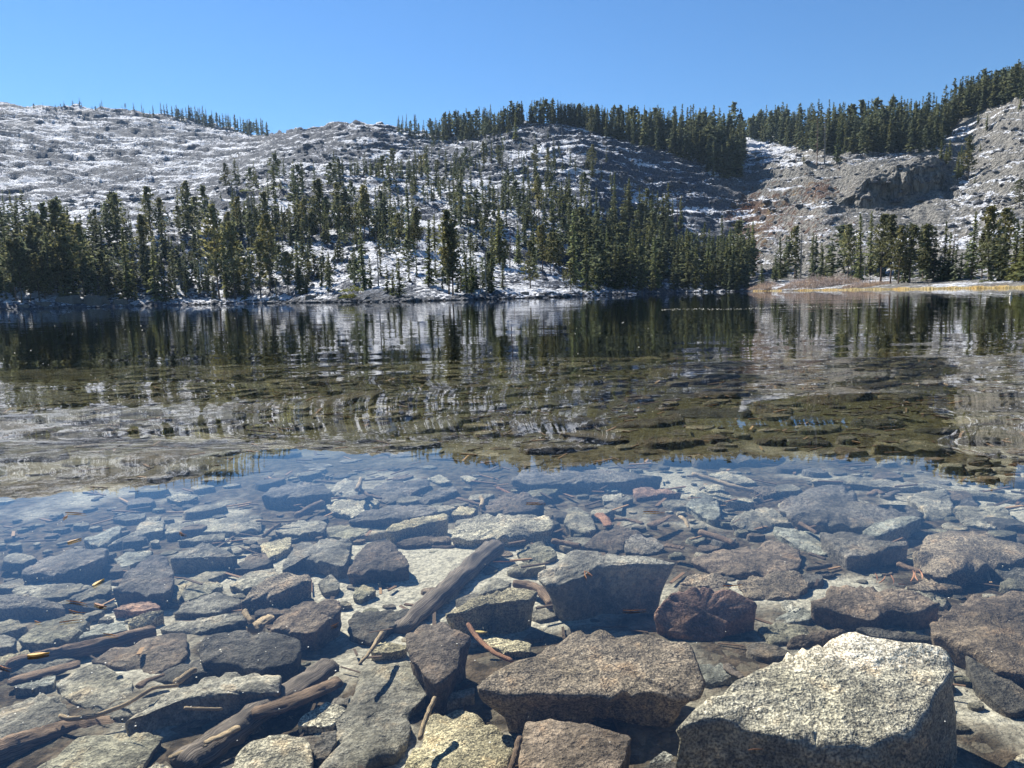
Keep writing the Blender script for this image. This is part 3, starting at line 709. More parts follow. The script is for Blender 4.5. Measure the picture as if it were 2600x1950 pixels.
 ('1785,1229 1835,1228 1844,1244 1790,1246', -0.30, -0.31, 'pale', 'small pale square stone under the long pale stick'),
 ('1898,1236 1962,1233 1975,1247 1944,1259', -0.27, -0.29, 'tan', 'small tan stone at the end of the long pale stick'),
 ('1970,1279 2014,1247 2077,1232 2137,1230 2185,1260 2245,1273 2311,1279 2346,1295 2343,1310 2296,1312 2194,1336 2090,1325 2011,1308', -0.15, -0.20, 'mauve', 'very broad grey mauve boulder at the upper right'),
 ('2188,1349 2204,1333 2258,1317 2311,1308 2345,1312 2296,1335 2229,1361 2198,1358', -0.09, -0.12, 'teal', 'bright blue-green speckled ridge stone before the broad mauve boulder'),
 ('2302,1260 2343,1244 2406,1241 2419,1282 2419,1301 2375,1317 2348,1311 2343,1289', -0.20, -0.22, 'light', 'light grey leaf-shaped plate right of the broad mauve boulder'),
 ('2422,1292 2486,1282 2555,1285 2577,1320 2517,1342 2451,1327', -0.21, -0.24, 'light', 'light ragged stone near the right edge behind the flat grey slab'),
 ('2315,1399 2343,1374 2359,1342 2400,1328 2470,1342 2600,1365 2660,1375 2660,1410 2501,1434 2444,1453 2375,1460 2343,1441 2337,1418', -0.19, -0.21, 'tan', 'huge flat grey-brown slab on the right edge'),
 ('2520,1441 2565,1437 2620,1447 2640,1490 2577,1488', -0.20, -0.24, 'grey', 'grey stone on the right edge in front of the huge flat slab'),
 ('2080,1352 2122,1346 2188,1352 2229,1368 2302,1374 2308,1384 2248,1393 2201,1409 2150,1413 2118,1384', -0.17, -0.19, 'mauve', 'grey table-topped slab with a shaded front below the ridge stone'),
 ('1960,1339 2027,1342 2077,1355 2106,1409 2065,1403 1995,1368', -0.28, -0.30, 'teal', 'pale teal tilted plate left of the table-topped slab'),
 ('1848,1326 1886,1297 1957,1285 1992,1308 1963,1330 1919,1347', -0.24, -0.26, 'light', 'light flat stone left of the broad mauve boulder'),
 ('2052,1526 2090,1516 2103,1485 2185,1482 2296,1494 2375,1520 2391,1532 2330,1554 2264,1548 2217,1573 2153,1561 2090,1542', -0.15, -0.20, 'brown', 'brown-grey lumpy slab behind the emergent boulder'),
 ('2296,1488 2359,1469 2406,1469 2448,1491 2413,1496 2340,1500', -0.22, -0.24, 'tan', 'tan ledge behind the brown-grey lumpy slab'),
 ('2356,1580 2406,1542 2444,1516 2517,1501 2640,1505 2660,1735 2533,1692 2470,1648 2406,1620 2368,1610', -0.17, -0.22, 'brown', 'large brown speckled slab filling the right edge beside the emergent boulder'),
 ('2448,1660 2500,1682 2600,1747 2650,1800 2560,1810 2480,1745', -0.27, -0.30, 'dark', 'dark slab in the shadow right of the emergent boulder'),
 ('2600,1908 2533,1950 2560,1990 2660,1990 2660,1890', -0.22, -0.24, 'pale', 'pale stone in the lower right corner'),
 ('1995,1645 2008,1616 2122,1594 2150,1602 2040,1640', -0.14, -0.18, 'brown', 'thin brown slab peeking out behind the emergent boulder, left end'),
 ('2172,1596 2191,1590 2368,1616 2375,1628 2217,1616', -0.13, -0.15, 'dark', 'dark thin slab peeking out behind the emergent boulder, right end'),
 ('1478,1385 1529,1342 1567,1332 1610,1342 1640,1352 1592,1366 1580,1396 1520,1394', -0.19, -0.23, 'dbrown', 'dark brown stone behind the large pale-topped block'),
 ('1588,1367 1612,1355 1660,1362 1690,1390 1650,1407 1585,1402', -0.20, -0.24, 'mauve', 'brown-grey stone right of the dark brown stone'),
 ('1310,1402 1345,1377 1377,1372 1408,1396 1418,1411 1377,1432 1329,1422', -0.27, -0.32, 'green', 'greenish half-buried stone on the sandy patch'),
 ('1982,1529 2004,1523 2033,1542 2027,1554 2001,1551', -0.24, -0.25, 'white', 'small whitish stone left of the brown-grey lumpy slab'),
 ('660,1380 739,1361 739,1386 685,1418 670,1402', -0.27, -0.28, 'yellow', 'pale yellow plate left of the grey angular block'),
 ('828,1335 948,1332 932,1351 885,1367 834,1358', -0.30, -0.31, 'green', 'pale greenish plate behind the dark brown trapezoid'),
 ('695,1345 752,1320 834,1326 822,1348 727,1358', -0.30, -0.31, 'light', 'light flat plate left of the pale greenish plate'),
 ('901,1490 929,1484 958,1497 917,1524 895,1515', -0.30, -0.32, 'green', 'small greenish stone at the edge of the sandy patch'),
 ('2432,1286 2444,1266 2467,1263 2488,1284', -0.20, -0.22, 'slate', 'dark rounded cobble right of the leaf-shaped plate'),
 ('2049,1220 2122,1212 2280,1215 2438,1237 2600,1256 2650,1276 2375,1243 2185,1230', -0.22, -0.23, 'light', 'long pale ledge stretching to the right edge under the reflected trees'),
 ('282,1546 340,1528 390,1527 410,1540 350,1554', -0.24, -0.25, 'red', 'reddish thin plate below the slate trapezoid'),
 ('25,1502 80,1472 200,1480 240,1492 170,1512 90,1522', -0.29, -0.30, 'light', 'pale flat plate below the broad blue-grey slab'),
 ('-25,1522 60,1510 150,1530 170,1546 60,1541 -25,1548', -0.19, -0.22, 'mauve', 'low dark-fronted rock at the left edge'),
]
hero_poly = []
used_labels = set()
for k, (txt, zfar, znear, tint, lab) in enumerate(HERO):
    pts = np.array([[float(v) for v in p.split(',')] for p in txt.split()])
    ymin, ymax = pts[:, 1].min(), pts[:, 1].max()
    z = zfar + (znear - zfar) * (pts[:, 1] - ymin) / (ymax - ymin)
    top = on_plane(pts[:, 0], pts[:, 1], z)
    cx_, cy_ = top[:, 0].mean(), top[:, 1].mean()
    TALL = (0, 1, 48, 51, 53, 54); MID = (65, 72, 2, 14, 15, 24, 25, 27, 41, 42, 43, 45, 59, 60, 61, 63, 82, 83, 86, 88, 91, 93)
    bl_ = float(bed_level(cx_, cy_))
    lift = max(0.0, bl_ + 0.03 - z.mean()) if k in TALL else bl_ + (0.09 if k in MID else 0.036) - z.mean()
    if lift != 0:
        top = on_plane(pts[:, 0], pts[:, 1], z + lift); cx_, cy_ = top[:, 0].mean(), top[:, 1].mean()
    zb = float(bed_level(cx_, cy_)) - 0.03
    zb = min(zb, top[:, 2].min() - 0.04)
    ext = np.linalg.norm(top.max(0) - top.min(0))
    make_rock('rock', top, zb, tint, lab, k + 1, m=96 if ext > 0.45 else 64, flare=0.10 if k == 0 else 0.03, rough=0.7, tuck={0: 0.03, 1: 0.26, 48: 0.16, 51: 0.26, 53: 0.36, 54: 0.1}.get(k, 0.07))
    hero_poly.append(top[:, :2])
    used_labels.add(lab)

def in_poly(p, poly):
    x, y = p; n = len(poly); c = False; j = n - 1
    for i in range(n):
        xi, yi = poly[i]; xj, yj = poly[j]
        if (yi > y) != (yj > y) and x < (xj - xi) * (y - yi) / (yj - yi + 1e-12) + xi: c = not c
        j = i
    return c

# smaller and farther rocks
hero_box = [(p.min(0) - 0.02, p.max(0) + 0.02, p) for p in hero_poly]
def blocked(p):
    for lo, hi, poly in hero_box:
        if lo[0] < p[0] < hi[0] and lo[1] < p[1] < hi[1] and in_poly(p, poly): return True
    return False

def random_top(cx, cy, size, zt, asp, ang, n=None):
    n = n or random.randint(5, 8)
    a = np.sort(np.linspace(0, 2 * math.pi, n, endpoint=False) + np.array([random.uniform(-0.3, 0.3) for _ in range(n)]))
    r = np.array([random.uniform(0.75, 1.15) for _ in range(n)])
    x = np.cos(a) * r * size * 0.5; y = np.sin(a) * r * size * 0.5 / asp
    c, s = math.cos(ang), math.sin(ang)
    tx, ty = random.uniform(-0.10, 0.10), random.uniform(-0.10, 0.10)
    return np.stack([cx + x * c - y * s, cy + x * s + y * c, zt + tx * x + ty * y], 1)

cand = []
placed = []
PA = np.zeros((8000, 3))
sizes = [random.uniform(0.9, 1.7) for _ in range(70)] + [random.uniform(0.5, 0.95) for _ in range(150)] + [random.uniform(0.26, 0.5) for _ in range(260)] + [random.uniform(0.10, 0.26) for _ in range(1200)] + [random.uniform(0.04, 0.10) for _ in range(700)]
for sz in sizes:
    for _ in range(14):
        y = 1.7 + (17.5 if sz > 0.1 else 4.2) * random.random() ** 0.85
        x = random.uniform(-1, 1) * (0.6 + y * 0.80)
        near = y < 5.4
        if near and (sz > 0.26 or random.random() < 0.45): continue
        if sz > 0.9 and y < 6.5: continue
        if near and blocked((x, y)): continue
        Q = PA[:len(placed)]
        ok = not (((Q[:, 0] - x) ** 2 + (Q[:, 1] - y) ** 2) < (0.37 * (Q[:, 2] + sz)) ** 2).any()
        if ok:
            placed.append((x, y, sz)); PA[len(placed) - 1] = (x, y, sz); break
cand = sorted(placed, key=lambda q: -q[2] / (q[1] + 1.0))
N_SINGLE = 300 - len(HERO)
COLS = ['grey', 'light', 'dark', 'brown', 'green', 'mauve', 'teal', 'tan', 'dbrown', 'pale']
CN = {'grey': 'grey', 'light': 'light grey', 'dark': 'dark', 'brown': 'brown', 'green': 'greenish', 'mauve': 'mauve-grey', 'teal': 'teal-grey', 'tan': 'tan', 'dbrown': 'dark brown', 'pale': 'pale'}
singles, rest = cand[:N_SINGLE], cand[N_SINGLE:]
hero_cent = np.array([p.mean(0) for p in hero_poly])
band_edges = [5.4, 6.2, 7.0, 8.0, 9.0, 10.2, 11.5, 13, 14.5, 16.0, 17.4, 30]
band_names = ['just beyond the blue sky reflection', 'in the second row beyond the sky reflection', 'in the third row beyond the sky reflection', 'in the fourth row beyond the sky reflection',
              'in the middle of the sunken rock shelf', 'just past the middle of the sunken rock shelf', 'on the outer part of the sunken rock shelf', 'near the outer rim of the sunken rock shelf', 'on the outer rim of the sunken rock shelf', 'just past the rim of the sunken shelf', 'deepest and farthest on the sunken shelf']
info = []
for k, (x, y, sz) in enumerate(singles):
    info.append(dict(x=x, y=y, s=sz, tint=random.choice(COLS if y < 7 else ['grey', 'brown', 'brown', 'tan', 'dark', 'green', 'dbrown', 'grey']), az=math.atan2(x, y)))
for d in info:
    d['band'] = next((b for b in range(len(band_edges) - 1) if band_edges[b] <= d['y'] < band_edges[b + 1]), None)
for b in range(len(band_names)):
    g_ = sorted([d for d in info if d['band'] == b], key=lambda d: d['az'])
    for i, d in enumerate(g_):
        d['label'] = f"{ordinal(i + 1, len(g_))} large {'slab' if d['s'] > 0.6 else 'rock'} from the left {band_names[b]}" if 0 < i < len(g_) - 1 else f"{ordinal(i + 1, len(g_))} large {'slab' if d['s'] > 0.6 else 'rock'} {band_names[b]}"
for d in info:
    if d['band'] is None:
        o = np.argsort(((hero_cent - np.array([d['x'], d['y']])) ** 2).sum(1))
        lab = None
        for h in o[:6]:
            dx, dy = d['x'] - hero_cent[h][0], d['y'] - hero_cent[h][1]
            rel = ('right of' if dx > 0 else 'left of') if abs(dx) > abs(dy) else ('beyond' if dy > 0 else 'before')
            words = HERO[h][4].split(' with ')[0].split(' whose ')[0]
            words = ' '.join(words.split()[:8])
            if words.split()[-1] in ('the', 'of', 'a', 'its', 'at', 'and', 'in', 'behind', 'beside', 'by', 'left', 'right', 'under', 'beyond', 'to'): words = ' '.join(words.split()[:-1])
            if words.split()[-1] in ('the', 'of', 'a', 'left', 'right', 'behind', 'under', 'beyond', 'front', 'in', 'at', 'beside', 'to'): words = ' '.join(words.split()[:-1])
            l2 = f"{'small' if d['s'] > 0.18 else 'tiny'} {CN[d['tint']]} stone {rel} the {words}"
            if l2 not in used_labels: lab = l2; break
        d['label'] = lab or f"small {CN[d['tint']]} stone wedged between the near submerged rocks"
    used_labels.add(d['label'])
def bed_at(x, y): return float(bed_level(x, y))
for k, d in enumerate(info):
    zb = bed_at(d['x'], d['y'])
    hgt = min(d['s'] * random.uniform(0.07, 0.2), 0.14) if d['s'] > 0.28 else d['s'] * random.uniform(0.08, 0.18)
    if d['y'] > 5.4: hgt = min(hgt * 0.6, 0.055)
    hgt = min(hgt, -zb - 0.12)
    top = random_top(d['x'], d['y'], d['s'], zb + hgt, random.uniform(1.2, 2.3), random.gauss(0.1, 0.45))
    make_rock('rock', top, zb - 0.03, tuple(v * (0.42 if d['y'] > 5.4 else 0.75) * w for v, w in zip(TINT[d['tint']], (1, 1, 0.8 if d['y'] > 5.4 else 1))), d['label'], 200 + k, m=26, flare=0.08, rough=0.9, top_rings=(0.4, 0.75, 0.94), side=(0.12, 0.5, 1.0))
PROTO = []
for k in range(14):
    V, t_, q_, c, L = rock_geometry(random_top(0, 0, 1.0, 0.45, random.uniform(1.0, 1.8), 0.0), -0.06, m=12, seed=900 + k, flare=0.1, rough=1.0, top_rings=(0.6, 0.92), side=(0.2, 1.0))
    PROTO.append((V, t_, q_))
VV, TF, QF, base = [], [], [], 0
for k, (x, y, sz) in enumerate(rest):
    if y > 5.4 and sz < 0.12: continue
    zb = bed_at(x, y); hgt = min(sz * random.uniform(0.2, 0.5) * (0.3 if y > 5.4 else 0.5), -zb - 0.1)
    V, t_, q_ = PROTO[k % 14]
    a = random.uniform(-0.9, 0.9); ca, sa = math.cos(a), math.sin(a)
    W = np.stack([x + (V[:, 0] * ca - V[:, 1] * sa) * sz, y + (V[:, 0] * sa + V[:, 1] * ca) * sz, zb + V[:, 2] * hgt / 0.45], 1)
    VV.append(W); TF.append(t_ + base); QF.append(q_ + base); base += len(V)
cob = link('cobbles', mesh_np('cobbles', np.vstack(VV), [np.vstack(TF), np.vstack(QF)], True), M_GRANITE_STUFF)
tag(cob, 'small cobbles filling the gaps on the lake bed', 'cobbles', kind='stuff')

# ------------------------------------------------------------------ driftwood, sticks, needles
def tube(path, radii, m=8, seed=0, flat=1.0, knob=0.0):
    path = np.asarray(path, float); n = len(path)
    T = np.gradient(path, axis=0); T /= np.linalg.norm(T, axis=1, keepdims=True) + 1e-9
    side = np.cross(T, [0, 0, 1.0]); side /= np.linalg.norm(side, axis=1, keepdims=True) + 1e-9
    upv = np.cross(side, T)
    a = np.linspace(0, 2 * math.pi, m, endpoint=False)
    V = []
    for i in range(n):
        rr = radii[i] * (1 + (0.30 if m > 12 else 0.0) * fbm(np.stack([np.cos(a) * 4.5, np.sin(a) * 4.5, np.full(m, i * 0.10)], 1) + seed * 3.3, 2) + 0.16 * fbm(np.stack([np.cos(a) * 1.5, np.sin(a) * 1.5, np.full(m, i * 0.35)], 1) + seed * 5.1, 2) + knob * fbm(np.stack([np.cos(a), np.sin(a), np.full(m, i * 0.9)], 1) + seed, 2))
        V.append(path[i] + side[i] * (np.cos(a) * rr)[:, None] + upv[i] * (np.sin(a) * rr * flat)[:, None])
    V.append(path[:1]); V.append(path[-1:])
    V = np.vstack(V)
    q = grid_faces(n, m, True)
    k = np.arange(m)
    t = np.vstack([np.stack([np.full(m, n * m), (k + 1) % m, k], 1), np.stack([np.full(m, n * m + 1), (n - 1) * m + k, (n - 1) * m + (k + 1) % m], 1)])
    uv_v = np.concatenate([np.repeat(np.linspace(0, 1, n), m), [0, 1]]); uv_u = np.concatenate([np.tile(a / 6.283, n), [0, 0]])
    return V, q[:, ::-1], t[:, ::-1], np.stack([uv_v, uv_u], 1)

def spline(pts, n):
    pts = np.asarray(pts, float); L = np.concatenate([[0], np.cumsum(np.linalg.norm(np.diff(pts, axis=0), axis=1))])
    s = np.linspace(0, L[-1], n)
    q = np.stack([np.interp(s, L, pts[:, k]) for k in range(3)], 1)
    for _ in range(2):
        q[1:-1] = 0.25 * q[:-2] + 0.5 * q[1:-1] + 0.25 * q[2:]
    return q

def stick(name, px, z, rad_px, tint, label, cat, seed, flat=1.0, wob=0.1, taper=0.7, knob=0.0, group=None):
    """px: points along the stick in the photograph; z: level or (start, end); rad_px: half width there."""
    pts = np.array(px, float)
    zz = np.linspace(z[0], z[1], len(pts)) if isinstance(z, tuple) else np.full(len(pts), z)
    W = on_plane(pts[:, 0], pts[:, 1], zz)
    n = max(9, 7 * len(pts))
    path = spline(W, n)
    slant = np.linalg.norm(path - np.array([0, 0, CAM_H]), axis=1).mean()
    r = rad_px / F_PX * slant
    path[:, 0] += wob * r * perlin(np.stack([np.arange(n) * 0.45, np.full(n, seed * 1.7), np.zeros(n)], 1)) * 3
    path[:, 2] += wob * r * perlin(np.stack([np.arange(n) * 0.45, np.full(n, seed * 1.7 + 40), np.zeros(n)], 1)) * 2
    radii = r * np.linspace(1, taper, n); radii[0] *= 0.75; radii[-1] *= 0.7
    V, q, t, uv = tube(path, radii, 22 if rad_px > 12 else 10 if rad_px > 8 else 7, seed, flat, knob)
    o0 = path[0].copy()
    me = mesh_np(name, V - o0, [q, t], True)
    ul = me.uv_layers.new(name='UVMap')
    li = np.zeros(len(me.loops), np.int32); me.loops.foreach_get('vertex_index', li)
    ul.data.foreach_set('uv', uv[li].astype(np.float32).ravel())
    o = link(name, me, M_WOOD, None, tuple(o0), tint)
    tag(o, label, cat, group)
    return o

W_GREY, W_BROWN, W_PALE, W_RED, W_DARK = (0.165,0.135,0.11), (0.22,0.15,0.10), (0.48,0.36,0.22), (0.33,0.17,0.10), (0.12,0.09,0.07)
G1 = 'driftwood and sticks on the lake bed'
STICKS = [
 ('driftwood_log', [(1262,1384),(1205,1432),(1130,1500),(1060,1560),(1015,1604)], (-0.235,-0.27), 28, W_GREY, 'thick weathered driftwood log lying across the sandy patch', 'log', 0.7, 0.8),
 ('driftwood_log', [(845,1684),(800,1722),(730,1765),(650,1812),(560,1875),(456,1950)], (-0.225,-0.245), 28, W_GREY, 'long split grey log slanting down to the bottom edge', 'log', 0.6, 1.3),
 ('driftwood_log', [(862,1728),(790,1762),(720,1790),(640,1812)], (-0.20,-0.21), 20, W_BROWN, 'brown broken log end lying on the long split log', 'log', 0.5, 1.0),
 ('sunken_branch', [(395,1603),(300,1630),(190,1654),(90,1678),(16,1700)], (-0.26,-0.25), 15, W_BROWN, 'long smooth brown branch crossing the left side', 'branch', 1.0, 1.2),
 ('wood_plank', [(205,1685),(110,1708),(19,1732)], -0.25, 13, W_BROWN, 'flat brown weathered plank beside the long smooth branch', 'plank', 0.4, 1.0),
 ('sunken_branch', [(300,1842),(184,1854),(90,1884),(-20,1918)], (-0.28,-0.24), 24, W_BROWN, 'brown log with a crack below the mid grey slab, left edge', 'log', 0.8, 1.2),
 ('twig', [(152,1817),(176,1826),(237,1819),(316,1791),(389,1746),(453,1740)], -0.21, 5, W_PALE, 'curved tan twig round the front of the hexagonal slab', 'twig', 1, 0.8),
 ('twig', [(468,1797),(510,1800),(565,1800)], -0.12, 4, W_PALE, 'short straight pale twig in front of the arched light slab', 'twig', 1, 0.8),
 ('twig', [(971,1606),(952,1636),(936,1660),(912,1687)], -0.15, 6.5, W_PALE, 'forked pale twig lying on the yellowish wedge', 'twig', 1, 0.5),
 ('twig', [(1188,1585),(1206,1612),(1228,1636),(1256,1658),(1302,1679)], -0.14, 6.5, W_RED, 'reddish curved twig right of the purplish brown block', 'twig', 1, 0.8),
 ('twig', [(1104,1771),(1088,1808),(1076,1840),(1065,1878)], (-0.14,-0.18), 5.5, W_PALE, 'pale stick between the two-tone slab and the yellowish slab', 'twig', 1, 1.1),
 ('wood_chunk', [(1304,1481),(1345,1488),(1378,1502),(1405,1536)], -0.24, 13, W_BROWN, 'brown rotten wood chunk right of the cream-topped block', 'wood', 0.8, 1.2),
 ('fallen_stick', [(1758,1204),(1812,1220),(1871,1238),(1914,1248)], (-0.16,-0.22), 6, W_PALE, 'long pale straight stick near the sky reflection edge, right of centre', 'stick', 1, 1.0),
 ('fallen_stick', [(1775,1351),(1820,1364),(1866,1381)], -0.27, 8, W_BROWN, 'brown blunt stick left of the pale teal tilted plate', 'stick', 1, 1.0),
 ('fallen_stick', [(1402,1374),(1440,1380),(1474,1387)], -0.27, 7, W_BROWN, 'short brown stick beside the greenish half-buried stone', 'stick', 1, 1.0),
 ('wood_splinter', [(1316,1373),(1360,1364),(1406,1356)], -0.26, 9, W_BROWN, 'flat brown splinter under the bright pale oblong slab', 'splinter', 0.4, 0.6),
 ('sunken_branch', [(752,1311),(785,1292),(820,1277)], -0.26, 8, W_BROWN, 'short brown branch in the shadow of the mauve block', 'branch', 1, 1.2),
 ('twig', [(650,1322),(700,1325),(755,1322)], -0.24, 3.5, W_PALE, 'thin tan twig across the wide light plate', 'twig', 1, 0.7),
 ('twig', [(668,1362),(690,1344),(712,1330)], -0.27, 5, W_BROWN, 'brown forked twig below the thin tan twig', 'twig', 1, 0.8),
 ('fallen_stick', [(961,1488),(985,1485),(1013,1482)], -0.30, 8, W_DARK, 'short dark stick in front of the dark brown trapezoid', 'stick', 1, 1.0),
 ('fallen_stick', [(1094,1392),(1140,1396),(1194,1382)], -0.30, 9, W_DARK, 'dark curved stick left of the driftwood log top', 'stick', 1, 0.9),
 ('fallen_stick', [(1320,1872),(1310,1910),(1296,1960)], (-0.13,-0.15), 8, W_BROWN, 'brown stick along the left side of the pentagonal slab', 'stick', 1, 0.9),
 ('wood_plank', [(545,1810),(500,1836),(443,1867)], -0.27, 20, W_BROWN, 'short flat brown plank in front of the arched light slab', 'plank', 0.35, 1.0),
 ('wood_splinter', [(524,1890),(480,1905),(428,1924)], -0.22, 9, W_PALE, 'pale splinter beside the lower end of the split log', 'splinter', 0.5, 0.7),
 ('wood_splinter', [(606,1846),(560,1870),(520,1886)], -0.20, 10, W_PALE, 'pale splinter lying along the long split log', 'splinter', 0.5, 0.7),
 ('sunken_branch', [(1560,1318),(1600,1320),(1634,1330)], -0.25, 8, W_BROWN, 'brown curved bark strip behind the brown-grey stone', 'bark', 0.5, 0.8),
 ('bark_chip', [(1520,1305),(1536,1318),(1545,1336)], -0.24, 14, W_RED, 'reddish bark chip right of the light triangular stone', 'bark', 0.3, 0.7),
 ('bark_chip', [(1650,1335),(1680,1322),(1705,1308)], -0.24, 13, W_BROWN, 'brown pointed bark chip right of the curved bark strip', 'bark', 0.3, 0.4),
 ('bark_chip', [(1728,1310),(1742,1322),(1748,1340)], -0.24, 7, W_PALE, 'pale curled bark chip left of the shield-shaped plate', 'bark', 0.4, 0.5),
 ('bark_chip', [(1690,1384),(1715,1388),(1738,1392)], -0.22, 11, W_BROWN, 'brown square bark chip right of the brown-grey stone', 'bark', 0.3, 0.8),
 ('bark_chip', [(1418,1552),(1436,1545),(1452,1556)], -0.27, 13, W_RED, 'triangular brown bark chip left of the black shaded front', 'bark', 0.3, 0.6),
 ('bark_chip', [(2208,1258),(2226,1246),(2244,1254)], -0.16, 9, W_BROWN, 'curled bark chip on the broad mauve boulder, left one', 'bark', 0.5, 0.7),
 ('bark_chip', [(2250,1264),(2270,1250),(2285,1248)], -0.17, 9, W_GREY, 'curled bark chip on the broad mauve boulder, right one', 'bark', 0.5, 0.7),
 ('twig', [(2046,1444),(2080,1441),(2112,1434)], -0.25, 6, W_GREY, 'grey twig right of the mottled brown slab', 'twig', 1, 0.8),
 ('twig', [(2280,1432),(2310,1443),(2340,1452)], -0.22, 6, W_BROWN, 'brown stick left of the huge flat slab', 'twig', 1, 0.8),
 ('twig', [(2030,1328),(2052,1340),(2074,1354)], -0.22, 5, W_BROWN, 'thin brown twig above the pale teal tilted plate', 'twig', 1, 0.8),
 ('twig', [(2054,1405),(2075,1412),(2096,1420)], -0.25, 4, W_DARK, 'thin dark twig right of the mottled brown slab top', 'twig', 1, 0.8),
 ('fallen_stick', [(906,1244),(913,1228),(917,1214)], -0.18, 6, W_PALE, 'upright pale end of the forked twig on the light plate', 'stick', 1, 0.9),
 ('sunken_branch', [(914,1242),(935,1258),(970,1266)], -0.22, 5, W_BROWN, 'brown side branch of the forked twig on the light plate', 'branch', 1, 0.7),
 ('twig', [(1220,1262),(1226,1272),(1222,1286)], -0.22, 6, W_PALE, 'short pale twig left of the dark domed rock', 'twig', 1, 1.0),
 ('bark_chip', [(1160,1265),(1190,1272),(1225,1282)], -0.24, 8, W_BROWN, 'long brown bark chip left of the dark domed rock', 'bark', 0.4, 0.6),
 ('bark_chip', [(1262,1238),(1282,1246),(1300,1254)], -0.20, 6, W_RED, 'reddish bark chip on top of the dark domed rock', 'bark', 0.4, 0.6),
 ('fallen_stick', [(620,1552),(628,1566),(640,1578)], -0.17, 7, W_PALE, 'short pale stick at the right end of the narrow light ledge', 'stick', 1, 0.8),
 ('fallen_stick', [(640,1600),(665,1580),(690,1566)], -0.21, 18, W_PALE, 'frayed pale wood behind the dark rough rounded rock', 'wood', 0.5, 0.7),
 ('wood_splinter', [(1840,1690),(1862,1706),(1885,1722)], -0.24, 12, W_GREY, 'bundle of grey splinters in the gap left of the emergent boulder', 'splinter', 0.5, 0.6),
 ('fallen_stick', [(350,1745),(372,1728),(418,1712)], -0.22, 10, W_BROWN, 'brown ragged splinter above the curved tan twig', 'splinter', 0.5, 0.5),
 ('fallen_stick', [(442,1736),(470,1716),(496,1698)], -0.22, 8, W_PALE, 'tan stick rising from the left end of the arched slab', 'stick', 1, 0.8),
]
for k, (nm, px, z, rp, tint, lab, cat, flat, tp) in enumerate(STICKS):
    stick(nm, px, z, rp, tint, lab, cat, k + 1, flat, taper=tp, knob=0.12 if rp > 12 else 0.08, wob=0.05 if rp > 12 else 0.1, group=G1)

# needles and leaves, most of them afloat
NEEDLES = [((1582,1549),(1640,1547),'floating'),((1633,1299),(1687,1301),'floating'),((1835,1487),(1885,1484),'floating'),((1253,1426),(1313,1427),'sunk'),
 ((1484,1449),(1490,1468),'floating'),((1484,1449),(1504,1462),'floating'),((2312,1476),(2318,1448),'sunk'),((2330,1474),(2324,1450),'sunk'),((2342,1470),(2333,1446),'sunk'),
 ((2262,1460),(2268,1484),'sunk'),((2232,1480),(2248,1462),'sunk'),((2222,1455),(2225,1480),'sunk'),((2280,1482),(2300,1484),'sunk'),
 ((150,1580),(212,1573),'floating'),((88,1576),(106,1581),'floating'),((168,1525),(222,1534),'floating'),((175,1548),(218,1556),'floating'),((262,1608),(300,1616),'floating'),
 ((455,1350),(474,1358),'floating'),((166,1301),(218,1305),'floating'),((160,1316),(172,1306),'floating'),((1335,1277),(1385,1278),'floating'),((0,1690),(28,1698),'floating'),((1900,1904),(1938,1902),'floating'),((840,1590),(860,1580),'floating')]
me_cache = {}
def needle(p0, p1, state, k, name='pine_needle', width=3.2, tint=(0.50,0.24,0.13)):
    z = 0.004 if state == 'floating' else None
    if z is None: z = -0.20
    W = on_plane([p0[0], p1[0]], [p0[1], p1[1]], z)
    d = W[1] - W[0]; L = np.linalg.norm(d); d /= L; s = np.array([-d[1], d[0], 0])
    w = width / F_PX * np.linalg.norm(W.mean(0) - np.array([0, 0, CAM_H])) * 0.5
    t = np.linspace(0, 1, 7)
    V = []
    for v in t:
        c = W[0] + d * L * v + s * L * 0.05 * math.sin(v * math.pi) * (1 if k % 2 else -1)
        hw = w * (0.35 + 0.65 * math.sin(math.pi * min(1, v * 1.1 + 0.08)) ** 0.6)
        for a in (0, 2.09, 4.19):
            V.append(c + s * math.cos(a) * hw + np.array([0, 0, 1]) * math.sin(a) * min(hw, 0.003))
    V = np.array(V); q = grid_faces(7, 3, True)
    o0 = W[0].copy(); me = mesh_np(name, V - o0, [q, np.array([[0, 1, 2], [18, 19, 20]])], False)
    return link(name, me, M_PINE_LITTER, None, tuple(o0), tint)
for k, (a, b, st) in enumerate(NEEDLES):
    o = needle(a, b, st, k)
    mid = ((a[0] + b[0]) / 2, (a[1] + b[1]) / 2)
    d2 = [((to_pix(np.r_[p.mean(0), -0.2])[0] - np.array(mid)) ** 2).sum() for p in hero_poly]
    words = HERO[int(np.argmin(d2))][4].split(' with ')[0].split(' whose ')[0].split(',')[0]
    words = ' '.join(words.split()[:7])
    while words.split()[-1] in ('the', 'of', 'a', 'its', 'at', 'and', 'in', 'behind', 'beside', 'by', 'left', 'right', 'under', 'beyond', 'to', 'near', 'front', 'before', 'on', 'between', 'edge'): words = ' '.join(words.split()[:-1])
    lean = 'level' if abs(b[1] - a[1]) < 4 else ('steep' if abs(b[1] - a[1]) > abs(b[0] - a[0]) else 'slanting')
    lab = f"{lean} orange pine needle {'floating' if st == 'floating' else 'lying'} over the {words}"
    for nth in ('second', 'third', 'fourth', 'fifth', 'sixth'):
        if lab in used_labels: lab = f"{nth} {lean} orange pine needle {'floating' if st == 'floating' else 'lying'} over the {words}"
    used_labels.add(lab)
    tag(o, lab, 'pine needle', 'pine needles in the shallow water')
